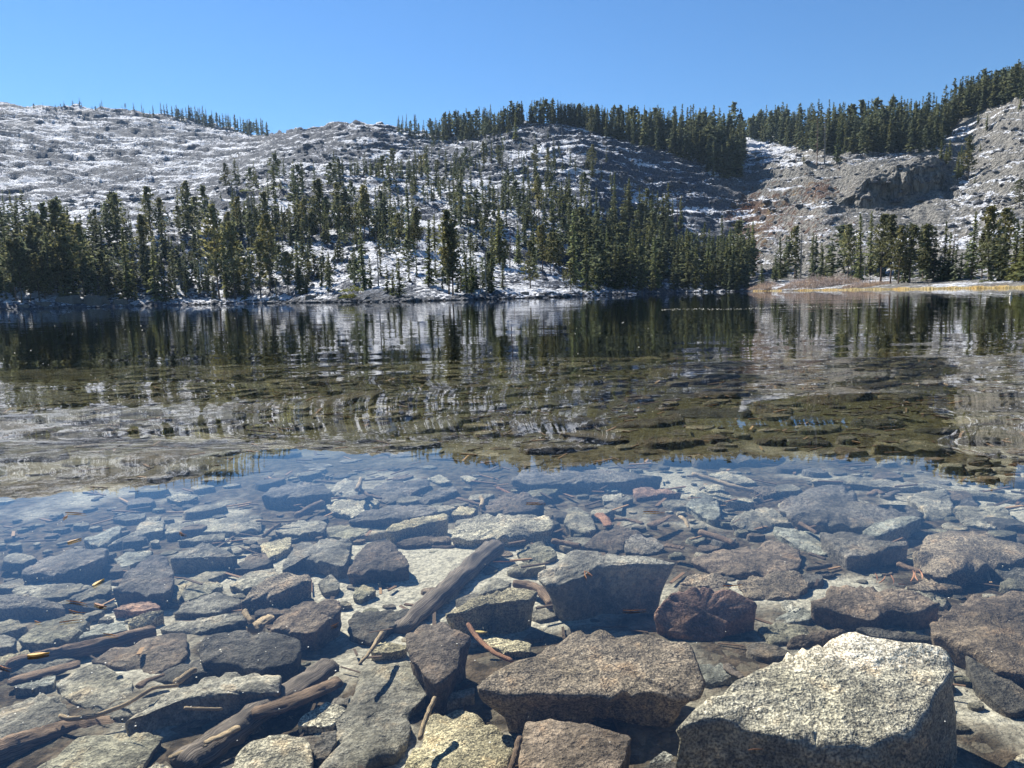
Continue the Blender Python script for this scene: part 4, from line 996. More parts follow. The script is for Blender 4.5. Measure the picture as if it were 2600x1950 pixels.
LEAVES = [((70,1664),(125,1657),11,(0.62,0.36,0.10),'broad orange leaf on the long smooth branch at the left'),
          ((238,1487),(264,1470),8,(0.50,0.33,0.10),'ochre leaf between the grey wedge and slate trapezoid'),
          ((1206,1604),(1236,1605),10,(0.66,0.52,0.20),'yellow leaf beside the top of the reddish curved twig'),
          ((172,1377),(206,1367),8,(0.42,0.27,0.13),'brown leaf at the tip of the grey-green tilted plate'),
          ((240,1532),(270,1540),6,(0.45,0.25,0.16),'reddish leaf in front of the grey wedge')]
for k, (a, b, w, tint, lab) in enumerate(LEAVES):
    tag(needle(a, b, 'floating' if k != 2 else 'sunk', k, 'fallen_leaf', w * 1.6, tint), lab, 'leaf', 'fallen leaves in the shallow water')

# wood litter on the bed
VV, QF, TF, base = [], [], [], 0
for k in range(2300):
    y = 1.6 + 13.0 * random.random() ** 0.7; x = random.uniform(-1, 1) * (0.5 + y * 0.78)
    L = random.uniform(0.03, 0.12) * (1 + y * 0.14) * (2.0 if random.random() < 0.06 else 1); a = random.gauss(0.25, 0.8)
    r = random.uniform(0.0015, 0.004) * (1 + y * 0.22)
    zb = bed_at(x, y) + 0.02 + (0.06 * random.random() if random.random() < 0.35 else 0)
    p = np.array([x, y, zb]); d = np.array([math.cos(a), math.sin(a), random.uniform(-0.12, 0.12)]); s = np.array([-d[1], d[0], 0])
    V = []
    for v in (-0.5, 0.5):
        for b in (0.4, 2.5, 4.6):
            V.append(p + d * L * v + s * math.cos(b) * r * 1.6 + np.array([0, 0, 1]) * math.sin(b) * r)
    VV.append(np.array(V)); QF.append(grid_faces(2, 3, True) + base); TF.append(np.array([[0, 1, 2], [3, 4, 5]]) + base); base += 6
lit = link('wood_litter', mesh_np('wood_litter', np.vstack(VV), [np.vstack(QF), np.vstack(TF)]), M_LITTER)
tag(lit, 'loose bits of wood and bark on the lake bed', 'litter', kind='stuff')

# white fluff floating on the water
VV, TF, base = [], [], 0
def speck(x, y, r, zz=0.003):
    global base
    n = 6; a = np.linspace(0, 2 * math.pi, n, endpoint=False) + random.random()
    ring = np.stack([x + np.cos(a) * r * np.array([random.uniform(0.6, 1.3) for _ in range(n)]), y + np.sin(a) * r, np.full(n, zz)], 1)
    VV.append(np.vstack([ring, [[x, y, zz + r * 0.7]]]))
    k = np.arange(n); TF.append(np.stack([k, (k + 1) % n, np.full(n, n)], 1) + base); base += n + 1
for k in range(130):
    px, py = random.uniform(0, 900) * (0.6 + 0.6 * random.random()), random.uniform(1300, 1850)
    w = on_plane([px], [py], 0.0)[0]; speck(w[0], w[1], random.uniform(0.001, 0.0026))
for k in range(90):
    px, py = random.uniform(300, 2600), random.uniform(1230, 1900)
    w = on_plane([px], [py], 0.0)[0]; speck(w[0], w[1], random.uniform(0.0008, 0.0022))
for k in range(260):
    px, py = random.uniform(0, 2600), random.uniform(800, 1150)
    w = on_plane([px], [py], 0.0)[0]; speck(w[0], w[1], 0.0007 * w[1] * random.uniform(0.5, 1.2))
for k in range(330):
    t = random.random(); px = 1680 + 560 * t ** 1.2; py = 788 - 6.5 * min(1, t * 1.5) + random.gauss(0, 1.1) + 1.6 * math.sin(px * 0.021) - (px - 1680) * 0.004
    w = on_plane([px], [py], 0.0)[0]; speck(w[0], w[1], random.uniform(0.005, 0.018))
fl = link('floating_fluff', mesh_np('floating_fluff', np.vstack(VV), [np.vstack(TF)], True), M_SPECK)
tag(fl, 'white fluff and debris floating on the lake', 'fluff', kind='stuff')
# ------------------------------------------------------------------ trees
def crown_mesh(name, kind, seed, dens=1.0):
    """Crown of a 20 m conifer: whorled branches carrying flat sprays of needles."""
    R = random.Random(seed)
    H = 20.0; LS = 1.0 if dens > 0.9 else 1.5
    if kind == 'fir':      zb, rmax, nb, droop, k_t = 0.05, R.uniform(3.1, 3.7), int(190 * dens), -0.28, 6
    elif kind == 'spire':  zb, rmax, nb, droop, k_t = 0.04, R.uniform(2.2, 2.7), int(190 * dens), -0.35, 5
    elif kind == 'pine':   zb, rmax, nb, droop, k_t = R.uniform(0.22, 0.36), R.uniform(3.9, 4.9), int(140 * dens), 0.0, 8
    elif kind == 'broad':  zb, rmax, nb, droop, k_t = 0.16, R.uniform(4.6, 5.6), int(140 * dens), 0.1, 8
    else:                  zb, rmax, nb, droop, k_t = 0.02, R.uniform(4.4, 5.4), int(110 * dens), -0.1, 7   # young
    V, Fq = [], []
    def spray(c, d, length, width, roll):
        d = d / (np.linalg.norm(d) + 1e-9)
        s = np.cross(d, [0, 0, 1.0]); s /= np.linalg.norm(s) + 1e-9
        u = np.cross(s, d)
        s2 = s * math.cos(roll) + u * math.sin(roll)
        b = len(V)
        V.extend([c - d * length * 0.5, c + s2 * width * 0.5 - d * length * 0.05, c + d * length * 0.5, c - s2 * width * 0.5 - d * length * 0.05])
        Fq.append((b, b + 1, b + 2, b + 3))
    gaps = [(R.uniform(0, 6.28), R.uniform(zb, 0.9), R.uniform(0.3, 0.7)) for _ in range(7 if kind in ('pine', 'broad') else 4)]
    for i in range(nb):
        f = (i + R.random()) / nb
        f = f ** (1.15 if kind in ('fir', 'spire') else 0.95)
        h = zb + (1 - zb) * f
        if kind in ('fir', 'spire'):
            prof_ = (1 - f) ** 0.85 * (0.75 + 0.25 * math.sin(f * 40 + seed)) + 0.045
            if f < 0.12: prof_ *= 0.6 + 3.3 * f
        elif kind == 'pine': prof_ = min(1.0, 0.55 + 1.1 * f) * (1 - f ** 2.2) ** 0.75 + 0.06
        elif kind == 'broad': prof_ = math.sin(math.pi * min(1, 0.28 + 0.72 * f)) ** 0.7 + 0.08
        else: prof_ = (1 - f) ** 0.8 + 0.06
        a = R.uniform(0, 6.283)
        cut = 1.0
        for ga, gh, gw in gaps:
            da = abs((a - ga + math.pi) % (2 * math.pi) - math.pi)
            if da < gw * 1.5 and abs(h - gh) < 0.10: cut *= R.uniform(0.15, 0.6)
        Lb = rmax * prof_ * R.uniform(0.55, 1.15) * cut
        base = np.array([0, 0, h * H]); dirv = np.array([math.cos(a), math.sin(a), droop * (1 - f) + 0.35 * f * (1 if kind != 'spire' else 0.2) + R.gauss(0, 0.10)])
        if kind in ('pine', 'broad'):
            # clumped ends
            tip = base + dirv * Lb
            for _ in range(k_t):
                o_ = np.array([R.gauss(0, 0.42), R.gauss(0, 0.42), R.gauss(0, 0.26)]) * (0.55 + 0.4 * Lb / rmax) * 1.15
                d_ = dirv + np.array([R.gauss(0, 0.7), R.gauss(0, 0.7), R.gauss(0.2, 0.4)])
                spray(tip + o_ - dirv * Lb * R.uniform(0, 0.45), d_, R.uniform(0.8, 1.4) * LS, R.uniform(0.45, 0.8) * LS, R.uniform(-1.2, 1.2))
        else:
            n = max(2, int(k_t * min(1.0, 0.35 + Lb / rmax)))
            for j in range(n):
                t = (j + 0.6) / n
                p = base + dirv * Lb * t + np.array([R.gauss(0, 0.12), R.gauss(0, 0.12), -0.10 * Lb * t * t + R.gauss(0, 0.1)])
                d_ = dirv + np.array([R.gauss(0, 0.35), R.gauss(0, 0.35), R.gauss(-0.1, 0.2)])
                spray(p, d_, (0.75 + 0.35 * Lb) * R.uniform(0.6, 0.95) * LS if Lb > 0.5 else 0.75, (0.55 + 0.18 * Lb) * R.uniform(0.6, 1.0) * LS, R.uniform(-0.9, 0.9))
    # leading shoot
    for j in range(5):
        spray(np.array([0, 0, H * (0.965 + 0.009 * j)]), np.array([R.gauss(0, 0.12), R.gauss(0, 0.12), 1.0]), 0.9, 0.35 - 0.04 * j, R.uniform(0, 3))
    return mesh_np(name, np.array(V), [np.array(Fq)], False)

def trunk_mesh(name, seed, r0=0.25, top=0.97, bend=0.25):
    R = random.Random(seed); n, m = 9, 7
    a = np.linspace(0, 2 * math.pi, m, endpoint=False); V = []
    bx, by = R.uniform(-bend, bend), R.uniform(-bend, bend)
    for i in range(n):
        t = i / (n - 1); rr = r0 * (1 - t) ** 0.8 * (1.35 if i == 0 else 1) + 0.02
        cx, cy_ = bx * math.sin(t * 3.0), by * math.sin(t * 3.0)
        V.append(np.stack([cx + np.cos(a) * rr, cy_ + np.sin(a) * rr, np.full(m, -0.6 + t * (20 * top + 0.6))], 1))
    return mesh_np(name, np.vstack(V), [grid_faces(n, m, True)], True)

def snag_branches(name, seed):
    R = random.Random(seed); V, T = [], []
    for i in range(95):
        f = R.random() ** 0.8; h = 20 * (0.22 + 0.76 * f); L = (1 - f) ** 0.7 * R.uniform(0.5, 2.2) + 0.25
        a = R.uniform(0, 6.283); d = np.array([math.cos(a), math.sin(a), R.uniform(-0.5, 0.35)])
        s = np.array([-d[1], d[0], 0]); w = 0.05 + 0.03 * (1 - f); b = len(V); p = np.array([0, 0, h])
        V.extend([p + s * w, p - s * w, p + d * L, p + np.array([0, 0, w * 1.5])]); T.extend([(b, b + 1, b + 2), (b, b + 2, b + 3)])
        for _ in range(3):
            t = R.uniform(0.4, 0.95); q_ = p + d * L * t; d2 = np.array([R.gauss(0, 1), R.gauss(0, 1), R.gauss(0, 0.7)]) * 0.33 * L * 0.6
            b = len(V); V.extend([q_ + s * 0.03, q_ - s * 0.03, q_ + d2]); T.append((b, b + 1, b + 2))
    return mesh_np(name, np.array(V), [np.array(T)], False)

KINDS_ = {'F': 'fir', 'T': 'spire', 'P': 'pine', 'B': 'broad', 'Y': 'young'}
CROWNS = {k: [crown_mesh('crown', v, 11 * i + ord(k)) for i in range(4 if k in 'FTP' else 3)] for k, v in KINDS_.items()}
for ms in CROWNS.values():
    for me in ms: me.materials.append(M_NEEDLE)
TRUNKS = [trunk_mesh('trunk', i) for i in range(4)] + [trunk_mesh('trunk', 9, 0.24, 1.0, 0.6)]
SNAGS = [snag_branches('branches', i) for i in range(4)]
for me in TRUNKS + SNAGS: me.materials.append(M_BARK)

# x of the foot, y of the foot, y of the top, kind (F fir, T narrow fir, P pine, B broad pine, Y young, S dead)
TREES = """43,766,609,P;56,768,607,P;77,766,661,P;100,766,644,P;114,761,650,P;90,735,574,B;147,745,512,B;160,761,700,Y;214,753,569,P;243,753,664,T;216,661,544,T;
243,614,532,P;252,612,560,P;288,609,492,P;300,640,494,P;311,763,689,P;325,761,579,F;371,713,547,P;365,700,520,S;345,760,686,T;398,765,619,F;423,768,669,F;385,600,475,P;413,609,502,P;453,599,522,P;
482,589,460,P;500,599,500,P;522,597,520,S;508,748,659,T;528,750,662,T;18,760,736,Y;8,740,600,F;30,745,580,T;110,745,600,F;172,750,600,P;130,750,590,F;190,752,640,F;60,745,590,S;262,756,700,Y;470,755,690,T;
557,761,520,P;575,761,612,F;600,763,564,P;607,600,500,P;624,763,656,F;644,604,462,S;637,599,490,S;662,758,609,P;686,748,545,P;674,590,487,P;694,590,480,S;714,599,515,T;734,590,530,P;751,604,500,F;771,505,437,T;
781,611,505,P;793,609,500,S;813,609,455,P;833,609,500,P;858,560,465,B;865,609,497,P;888,611,520,P;925,611,470,P;903,624,590,Y;734,751,639,P;761,743,609,F;782,713,620,S;798,713,646,P;808,708,665,Y;838,699,670,Y;
925,736,574,F;962,728,584,S;972,619,547,T;995,630,545,F;1000,756,679,F;1015,756,654,F;1040,639,457,T;1017,630,540,P;1060,635,540,P;977,522,460,P;960,520,455,S;1087,726,557,F;1057,634,525,P;1104,640,545,F;
1139,748,535,P;1149,751,570,P;1169,744,640,S;1184,748,640,F;1199,746,620,F;1171,569,497,P;1194,569,495,P;1219,746,650,S;1236,748,612,S;1249,748,644,F;1270,674,530,F;1276,736,656,T;1296,681,550,S;1306,748,700,S;1318,679,574,F;
1348,731,612,B;1356,690,580,F;1378,689,570,P;1398,691,590,P;1408,691,590,P;1420,698,610,P;1428,714,681,Y;1457,724,532,F;1448,738,666,B;1492,743,590,F;1226,520,457,F;1244,525,465,T;1264,525,470,S;1291,530,460,F;1276,530,480,T;
1330,540,450,F;1318,557,492,F;1346,562,482,F;1370,557,445,P;1383,562,505,T;1403,570,482,F;1420,560,465,F;1430,590,515,F;1087,512,475,T;1102,512,470,T;1119,512,455,T;1134,512,490,Y;1144,512,485,T;1162,512,470,P;1172,512,475,T;
1557,560,437,F;1597,560,450,F;1622,600,477,F;1726,590,497,F;1720,585,495,S;1654,620,510,F;1684,610,505,F;1706,600,505,T;1833,640,545,F;1883,640,550,F;1912,705,562,F;1898,716,630,F;1562,736,640,F;1575,738,640,F;1602,736,584,F;
1629,736,600,F;1664,736,590,F;1744,725,585,F;1768,728,620,F;1798,735,600,F;1808,735,610,T;1843,735,600,F;1850,735,660,T;1935,731,669,F;1982,711,604,F;1970,715,640,F;2016,709,575,P;2032,709,565,S;2060,706,650,F;2087,706,624,F;
2115,708,660,Y;2152,708,570,P;2184,713,542,F;2197,718,640,S;2207,700,537,F;2236,718,545,P;2261,721,547,P;2281,721,574,P;2308,718,572,P;2296,718,570,F;2343,713,574,P;2353,713,570,P;2368,713,641,S;2395,713,562,F;2380,711,690,Y;
2418,706,569,S;2438,706,640,F;2463,711,537,F;2492,708,587,P;2510,713,525,P;2520,701,590,S;2545,708,530,P;2577,716,567,F;2595,716,557,F;2612,716,560,F;2590,525,455,B;
860,446,399,F;890,446,400,T;900,446,408,T;910,446,410,Y;930,445,405,F;942,450,404,F;960,446,420,Y;970,445,400,T;984,450,400,F;997,454,377,P;1017,450,405,F;1036,447,410,T;1046,452,430,T;1070,450,395,P;1086,456,389,P;1111,452,405,P;
1123,454,405,S;1158,455,420,T;1168,441,399,B;1198,431,400,S;1208,431,410,T;1248,429,369,S;1230,430,360,P;1268,430,370,P;1278,384,345,T;1233,374,350,F;1250,365,335,S;1360,429,367,B;1392,431,375,P;1310,360,280,F;
1499,350,270,B;1504,444,367,P;1427,360,320,S;1462,450,410,S;575,485,415,B;590,485,440,S;
2021,418,354,S;2039,418,390,Y;2074,421,298,S;2092,416,277,S;2125,418,298,F;2505,330,290,F;2482,315,285,F;2591,277,240,F;2387,404,355,F;2411,410,350,F;2429,457,386,F;2440,451,370,F;2458,460,345,P;2476,466,440,T;2488,386,365,Y;2400,420,370,F"""
trees = []
for t in TREES.replace('\n', '').split(';'):
    x, b, tp, k = t.split(','); trees.append([float(x), float(b), float(tp), k])
def fill(n, xr, yr, hr, kinds, keep=None):
    for _ in range(n):
        x = random.uniform(*xr); y = random.uniform(*yr) if not callable(yr) else yr(x)
        if keep and not keep(x, y): continue
        trees.append([x, y, y - random.uniform(*hr), random.choice(kinds)])
fill(34, (1500, 1905), (690, 739), (75, 140), 'FFFTF')
fill(10, (1500, 1900), (725, 741), (50, 95), 'FFT')
fill(12, (0, 220), (690, 755), (80, 150), 'FPFT')
fill(8, (560, 960), (592, 622), (70, 110), 'PFP')
fill(10, (1975, 2600), (700, 716), (80, 150), 'FPF')
fill(10, (1440, 1560), (540, 640), (70, 110), 'FT')
trees = trees[:300]
ZONES = [  # name, x range, foot y range
 ('on the far left shore', (-99, 130), (640, 800)), ('on the left shore by the rock slab', (130, 335), (640, 800)), ('on the left shore right of the slab', (335, 545), (640, 800)),
 ('on the bench above the left shore', (-99, 400), (470, 640)), ('on the bench below the left mountain', (400, 600), (470, 640)),
 ('on the shore left of the promontory', (545, 720), (640, 800)), ('on the left flank of the promontory', (720, 945), (640, 800)), ('in the row above the promontory', (600, 800), (400, 640)), ('in the row behind the promontory', (800, 950), (470, 640)),
 ('on the promontory shore', (945, 1130), (640, 800)), ('in the dense clump at the promontory tip', (1130, 1260), (640, 800)), ('on the right part of the promontory', (1260, 1400), (640, 800)), ('at the right end of the promontory', (1400, 1500), (640, 800)),
 ('on the bench above the promontory', (950, 1110), (470, 640)), ('on the mid slope bench', (1110, 1215), (470, 640)), ('on the middle slope left group', (1215, 1310), (470, 640)), ('on the middle slope right group', (1310, 1440), (470, 640)),
 ('at the upper left of the shore forest', (1440, 1600), (470, 640)), ('at the upper right of the shore forest', (1600, 1905), (470, 645)),
 ('in the shore forest, left part', (1500, 1600), (640, 800)), ('in the shore forest, centre left', (1600, 1680), (640, 800)), ('in the shore forest, centre', (1680, 1760), (640, 800)), ('in the shore forest, centre right', (1760, 1830), (640, 800)), ('in the shore forest, right part', (1830, 1925), (640, 800)),
 ('on the right shore behind the willow', (1925, 2130), (640, 800)), ('on the right shore by the grass strip', (2130, 2260), (640, 800)), ('on the right shore, middle stretch', (2260, 2400), (640, 800)), ('on the right shore, far stretch', (2400, 2530), (640, 800)), ('at the right end of the shore', (2530, 2900), (640, 800)),
 ('on the upper slope, left row', (840, 1000), (340, 470)), ('on the upper slope, middle row', (1000, 1180), (340, 470)), ('on the upper slope, right group', (1180, 1320), (340, 470)), ('on the snowy dome', (1320, 1560), (250, 470)),
 ('above the cliff', (1960, 2200), (250, 470)), ('right of the cliff', (2200, 2470), (330, 480)), ('on the upper right slope', (2470, 2900), (200, 600))]
KN = {'F': ('fir_tree', 'green fir'), 'T': ('fir_tree', 'narrow spire fir'), 'P': ('pine_tree', 'tall open-crowned pine'), 'B': ('pine_tree', 'broad dark pine'), 'Y': ('young_fir', 'small young fir'), 'S': ('dead_tree', 'bare grey dead tree')}
zone_of = []
for x, b, tp, k in trees:
    zi = next((i for i, (n_, xr, yr) in enumerate(ZONES) if xr[0] <= x < xr[1] and yr[0] <= b < yr[1]), None)
    zone_of.append(zi)
groups_ = {}
for i, t in enumerate(trees): groups_.setdefault((zone_of[i], KN[t[3]][1]), []).append(i)
tree_label = {}
for (zi, kn), idx in groups_.items():
    idx.sort(key=lambda i: trees[i][0]); zn = ZONES[zi][0] if zi is not None else 'high on the hillside'
    for j, i in enumerate(idx):
        if len(idx) == 1: tree_label[i] = f"{kn} {zn}"
        elif j == 0: tree_label[i] = f"leftmost {kn} {zn}"
        elif j == len(idx) - 1: tree_label[i] = f"rightmost {kn} {zn}"
        else: tree_label[i] = f"{ordinal(j + 1, 99)} {kn} from the left {zn}"
GT = 'conifers on the far shore and slopes'
GREENS = {'F': (0.13,0.152,0.068), 'T': (0.128,0.15,0.07), 'P': (0.142,0.148,0.074), 'B': (0.095,0.105,0.056), 'Y': (0.155,0.168,0.07)}
for i, (x, b, tp, k) in enumerate(trees):
    p, ri, rj = on_ground(x, b)
    dist = math.hypot(p[0], p[1])
    te = pix_dir([x], [tp])[0]; te = te[2] / math.hypot(te[0], te[1])
    h = CAM_H + te * dist - p[2]
    h = min(max(h, 2.0), 42.0)
    s = h / 20.0
    root = bpy.data.objects.new(KN[k][0], None); col.objects.link(root)
    root.location = (p[0], p[1], p[2] - 0.1)
    wdt = random.uniform(0.85, 1.15) * (1.0 if k in 'SY' else max(0.8, min(1.5, (14.0 / max(h, 6)) ** 0.35)))
    root.scale = (s * wdt, s * wdt, s); root.rotation_euler = (random.gauss(0, 0.015), random.gauss(0, 0.015), random.uniform(0, 6.28))
    root.empty_display_size = 0.3
    tag(root, tree_label[i], 'tree', GT)
    if k == 'S':
        tint = random.choice([(0.24,0.21,0.185), (0.30,0.27,0.24), (0.22,0.15,0.115)])
        link('trunk', TRUNKS[4] if i % 2 else TRUNKS[i % 4], None, root, None, tint)
        link('branches', SNAGS[i % 4], None, root, None, tint)['kind'] = 'stuff'
    else:
        bt = random.uniform(0.8, 1.3); bk = random.choice([(0.115,0.085,0.065), (0.17,0.125,0.095), (0.09,0.07,0.055)])
        link('trunk', TRUNKS[i % 4], None, root, None, bk)
        link('crown', CROWNS[k][i % len(CROWNS[k])], None, root, None, tuple(v * bt for v in GREENS[k]))

# the forest on the ridges, too many to tell apart
LOD = [crown_mesh('crown_low', kd, 300 + i, 0.42) for i, kd in enumerate(['fir', 'spire', 'fir', 'spire', 'pine', 'fir'])]
LODV = []
for me in LOD:
    v = np.zeros(len(me.vertices) * 3, np.float32); me.vertices.foreach_get('co', v); LODV.append(v.reshape(-1, 3).astype(float))
    bpy.data.meshes.remove(me)
ALL_SPOTS = []
def forest(spots):
    ALL_SPOTS.extend(spots)
def build_forest(name, spots, label):
    VV, FF, base = [], [], 0
    for (x, b, hpx) in spots:
        p, ri, rj = on_ground(x, b)
        if ri > NR - 12: p = GP[NR - 12, rj].copy()
        dist = math.hypot(p[0], p[1]); h = hpx / F_PX * dist
        v = LODV[random.randrange(len(LODV))]; s = h / 20.0; a = random.uniform(0, 6.28); w = s * random.uniform(0.95, 1.5)
        c_, s_ = math.cos(a), math.sin(a)
        q = np.stack([p[0] + (v[:, 0] * c_ - v[:, 1] * s_) * w, p[1] + (v[:, 0] * s_ + v[:, 1] * c_) * w, p[2] + v[:, 2] * s - 0.3], 1)
        VV.append(q); n = len(q); FF.append(np.arange(n).reshape(-1, 4) + base); base += n
    o = link(name, mesh_np(name, np.vstack(VV), [np.vstack(FF)], False), M_NEEDLE_STUFF)
    tag(o, label, 'forest', kind='stuff'); return o
def gnd(x): return float(px_interp(LINE_F, x, 1))
sp1 = []
for _ in range(230):
    x = random.uniform(1005, 1440); g0 = gnd(x); sp1.append((x, g0 + random.uniform(0, 22) * (1 if x < 1300 else 0.1), random.uniform(28, 62) * (0.65 if x < 1120 else 1)))
forest(sp1)
sp2 = []
for _ in range(360):
    x = random.uniform(1420, 1890); g0 = gnd(x)
    low = g0 + np.interp(x, [1420, 1550, 1700, 1780, 1870, 1890], [2, 18, 34, 60, 95, 60])
    y = random.uniform(g0, low); sp2.append((x, y, random.uniform(0.75, 1.15) * np.interp(x, [1420, 1550, 1700, 1800, 1890], [42, 58, 74, 84, 78])))
for _ in range(30): sp2.append((random.uniform(1790, 1880), random.uniform(400, 455), random.uniform(60, 100)))
forest(sp2)
sp3 = []
for _ in range(620):
    x = random.uniform(1895, 2640); g0 = gnd(x)
    low = np.interp(x, [1895, 1990, 2100, 2200, 2380, 2400, 2430, 2480, 2640], [352, 375, 392, 394, 390, 365, 310, 290, 238])
    y = random.uniform(min(g0, low), low); sp3.append((x, y, random.uniform(40, 82) * np.interp(x, [1895, 2000, 2300, 2640], [0.6, 1.0, 1.12, 0.72])))
forest(sp3)
sp4 = []
for _ in range(110):
    x = random.uniform(40, 690) if random.random() < 0.5 else random.uniform(430, 690); sp4.append((x, gnd(x) + random.uniform(-1, 7), random.uniform(4, 12) + np.interp(x, [0, 300, 500, 690], [0, 4, 20, 26])))
forest(sp4)
sp5 = []
for _ in range(60):
    x = random.uniform(1050, 1420); sp5.append((x, random.uniform(345, 420), random.uniform(12, 26)))
for _ in range(110):
    x = random.uniform(0, 1500); y = random.uniform(560, 720) if x < 560 else random.uniform(470, 660); sp5.append((x, y, random.uniform(14, 40)))
forest(sp5)

sp6 = []
for _ in range(110): sp6.append((random.uniform(1495, 1915), random.uniform(690, 742), random.uniform(60, 125)))
for _ in range(40): sp6.append((random.uniform(1480, 1720), random.uniform(560, 690), random.uniform(60, 100)))
for _ in range(80): sp6.append((random.uniform(-20, 230), random.uniform(660, 762), random.uniform(50, 130)))
for _ in range(90): sp6.append((random.uniform(230, 640), random.uniform(690, 764), random.uniform(40, 90)))
for _ in range(90): sp6.append((random.uniform(540, 1080), random.uniform(560, 640), random.uniform(50, 95)))
for _ in range(60): sp6.append((random.uniform(1960, 2650), random.uniform(696, 716), random.uniform(40, 120)))
for _ in range(120): sp6.append((random.uniform(1150, 1500), random.uniform(500, 690), random.uniform(45, 85)))
for _ in range(20): sp6.append((random.uniform(1100, 1260), random.uniform(700, 746), random.uniform(50, 100)))
for _ in range(70): sp6.append((random.uniform(0, 560), random.uniform(575, 690), random.uniform(45, 100)))
for _ in range(60): sp6.append((random.uniform(650, 1060), random.uniform(640, 755), random.uniform(30, 85)))
for _ in range(80): sp6.append((random.uniform(600, 1200), random.uniform(440, 600), random.uniform(35, 75)))
for _ in range(40): sp6.append((random.uniform(840, 1180), random.uniform(440, 456), random.uniform(30, 52)))
for _ in range(60): sp6.append((random.uniform(1440, 1700), random.uniform(590, 720), random.uniform(70, 115)))
for _ in range(60): sp6.append((random.uniform(1050, 1560), random.uniform(400, 520), random.uniform(28, 52)))
forest(sp6)
build_forest('distant_forest', ALL_SPOTS, 'mass of smaller distant conifers behind the nearer trees and along the ridges')

# ------------------------------------------------------------------ boulders on the slopes
VV, FF, base = [], [], 0
ico = []
bm_v = np.array([[0,0,1],[0.9,0,0.35],[0.28,0.85,0.35],[-0.72,0.53,0.35],[-0.72,-0.53,0.35],[0.28,-0.85,0.35],[0.72,0.53,-0.35],[-0.28,0.85,-0.35],[-0.9,0,-0.35],[-0.28,-0.85,-0.35],[0.72,-0.53,-0.35]])
bm_f = np.array([[0,1,2],[0,2,3],[0,3,4],[0,4,5],[0,5,1],[1,6,2],[2,6,7],[2,7,3],[3,7,8],[3,8,4],[4,8,9],[4,9,5],[5,9,10],[5,10,1],[1,10,6]])
for k in range(6500):
    i = random.randrange(12 + 10, NR - 14); j = random.randrange(60, NAZ - 60)
    p = GP[i, j]; d = math.hypot(p[0], p[1])
    if TT[i] < 2.3 or d > 640: continue
    sz = random.uniform(0.35, 1.1) * (d / 300) ** 0.8 * (1.8 if random.random() < 0.08 else 1)
    if TT[i] < 4 and az_deg[j] > 16: continue
    v = bm_v * np.array([random.uniform(0.7, 1.4) for _ in range(33)]).reshape(-1, 3) * sz * np.array([1, 1, 0.75])
    VV.append(v + p); FF.append(bm_f + base); base += len(v)
for k in range(900):
    j = random.randrange(40, int(NAZ * 0.68)); r = RA[j] + random.uniform(-1.2, 7); a = AZ[j]
    sz = random.uniform(0.25, 0.8) * (1.8 if random.random() < 0.1 else 1)
    v = bm_v * np.array([random.uniform(0.7, 1.4) for _ in range(33)]).reshape(-1, 3) * sz * np.array([1.2, 1.2, 0.7])
    VV.append(v + np.array([r * math.sin(a), r * math.cos(a), 0.1 + max(0, (r - RA[j]) * 0.12)])); FF.append(bm_f + base); base += len(v)
me = mesh_np('slope_boulders', np.vstack(VV), [np.vstack(FF)], False)
n_v = len(me.vertices)
for nm, val in (('snow', 0.32), ('brush', 0.0), ('crag', 0.0), ('sunlit_rock_tone', 0.3)):
    a = me.attributes.new(nm, 'FLOAT', 'POINT'); a.data.foreach_set('value', np.full(n_v, val, np.float32))
tag(link('slope_boulders', me, M_HILL), 'loose boulders strewn over the snowy slopes', 'boulders', kind='stuff')

# boulders along the far shore
SHORE = [(175,768,50,16,'long low slab of grey rock on the left shore'),(245,768,58,18,'grey bedrock ledge right of the long low slab, left shore'),(305,772,30,12,'small dark boulder right of the left shore ledge'),(110,776,28,8,'low flat rock at the left end of the shore slab'),(60,780,20,5,'small rock at the far left waterline'),
 (700,764,24,8,'low boulder on the shore left of the promontory'),(790,760,30,9,'pale boulder on the left flank of the promontory shore'),(870,756,26,9,'rounded boulder below the green shrub'),(1040,760,22,7,'boulder at the dark pair of firs'),(1230,752,24,6,'low boulder below the dense promontory clump'),(1330,748,26,8,'pale boulder on the right part of the promontory shore'),(1400,748,24,7,'boulder right of the broad promontory pine'),(1530,748,18,5,'small boulder at the left end of the shore forest'),(1660,744,20,5,'small boulder under the middle of the shore forest')]
for k, (x, y, w, h, lab) in enumerate(SHORE):
    p, ri, rj = on_ground(x, y); d = math.hypot(p[0], p[1]); sc_ = d / F_PX
    sz = w * sc_; zt = p[2] + h * sc_ * 0.75
    top = random_top(p[0], p[1], sz, zt, 1.6, 0.1, 7)
    o = make_rock('shore_boulder', top, min(-0.3, p[2] - 1.5), 'dark', lab, 700 + k, m=30, flare=0.3, rough=1.4, top_rings=(0.4, 0.75, 0.94), side=(0.12, 0.5, 1.0))
    o['group'] = 'boulders along the far shore'

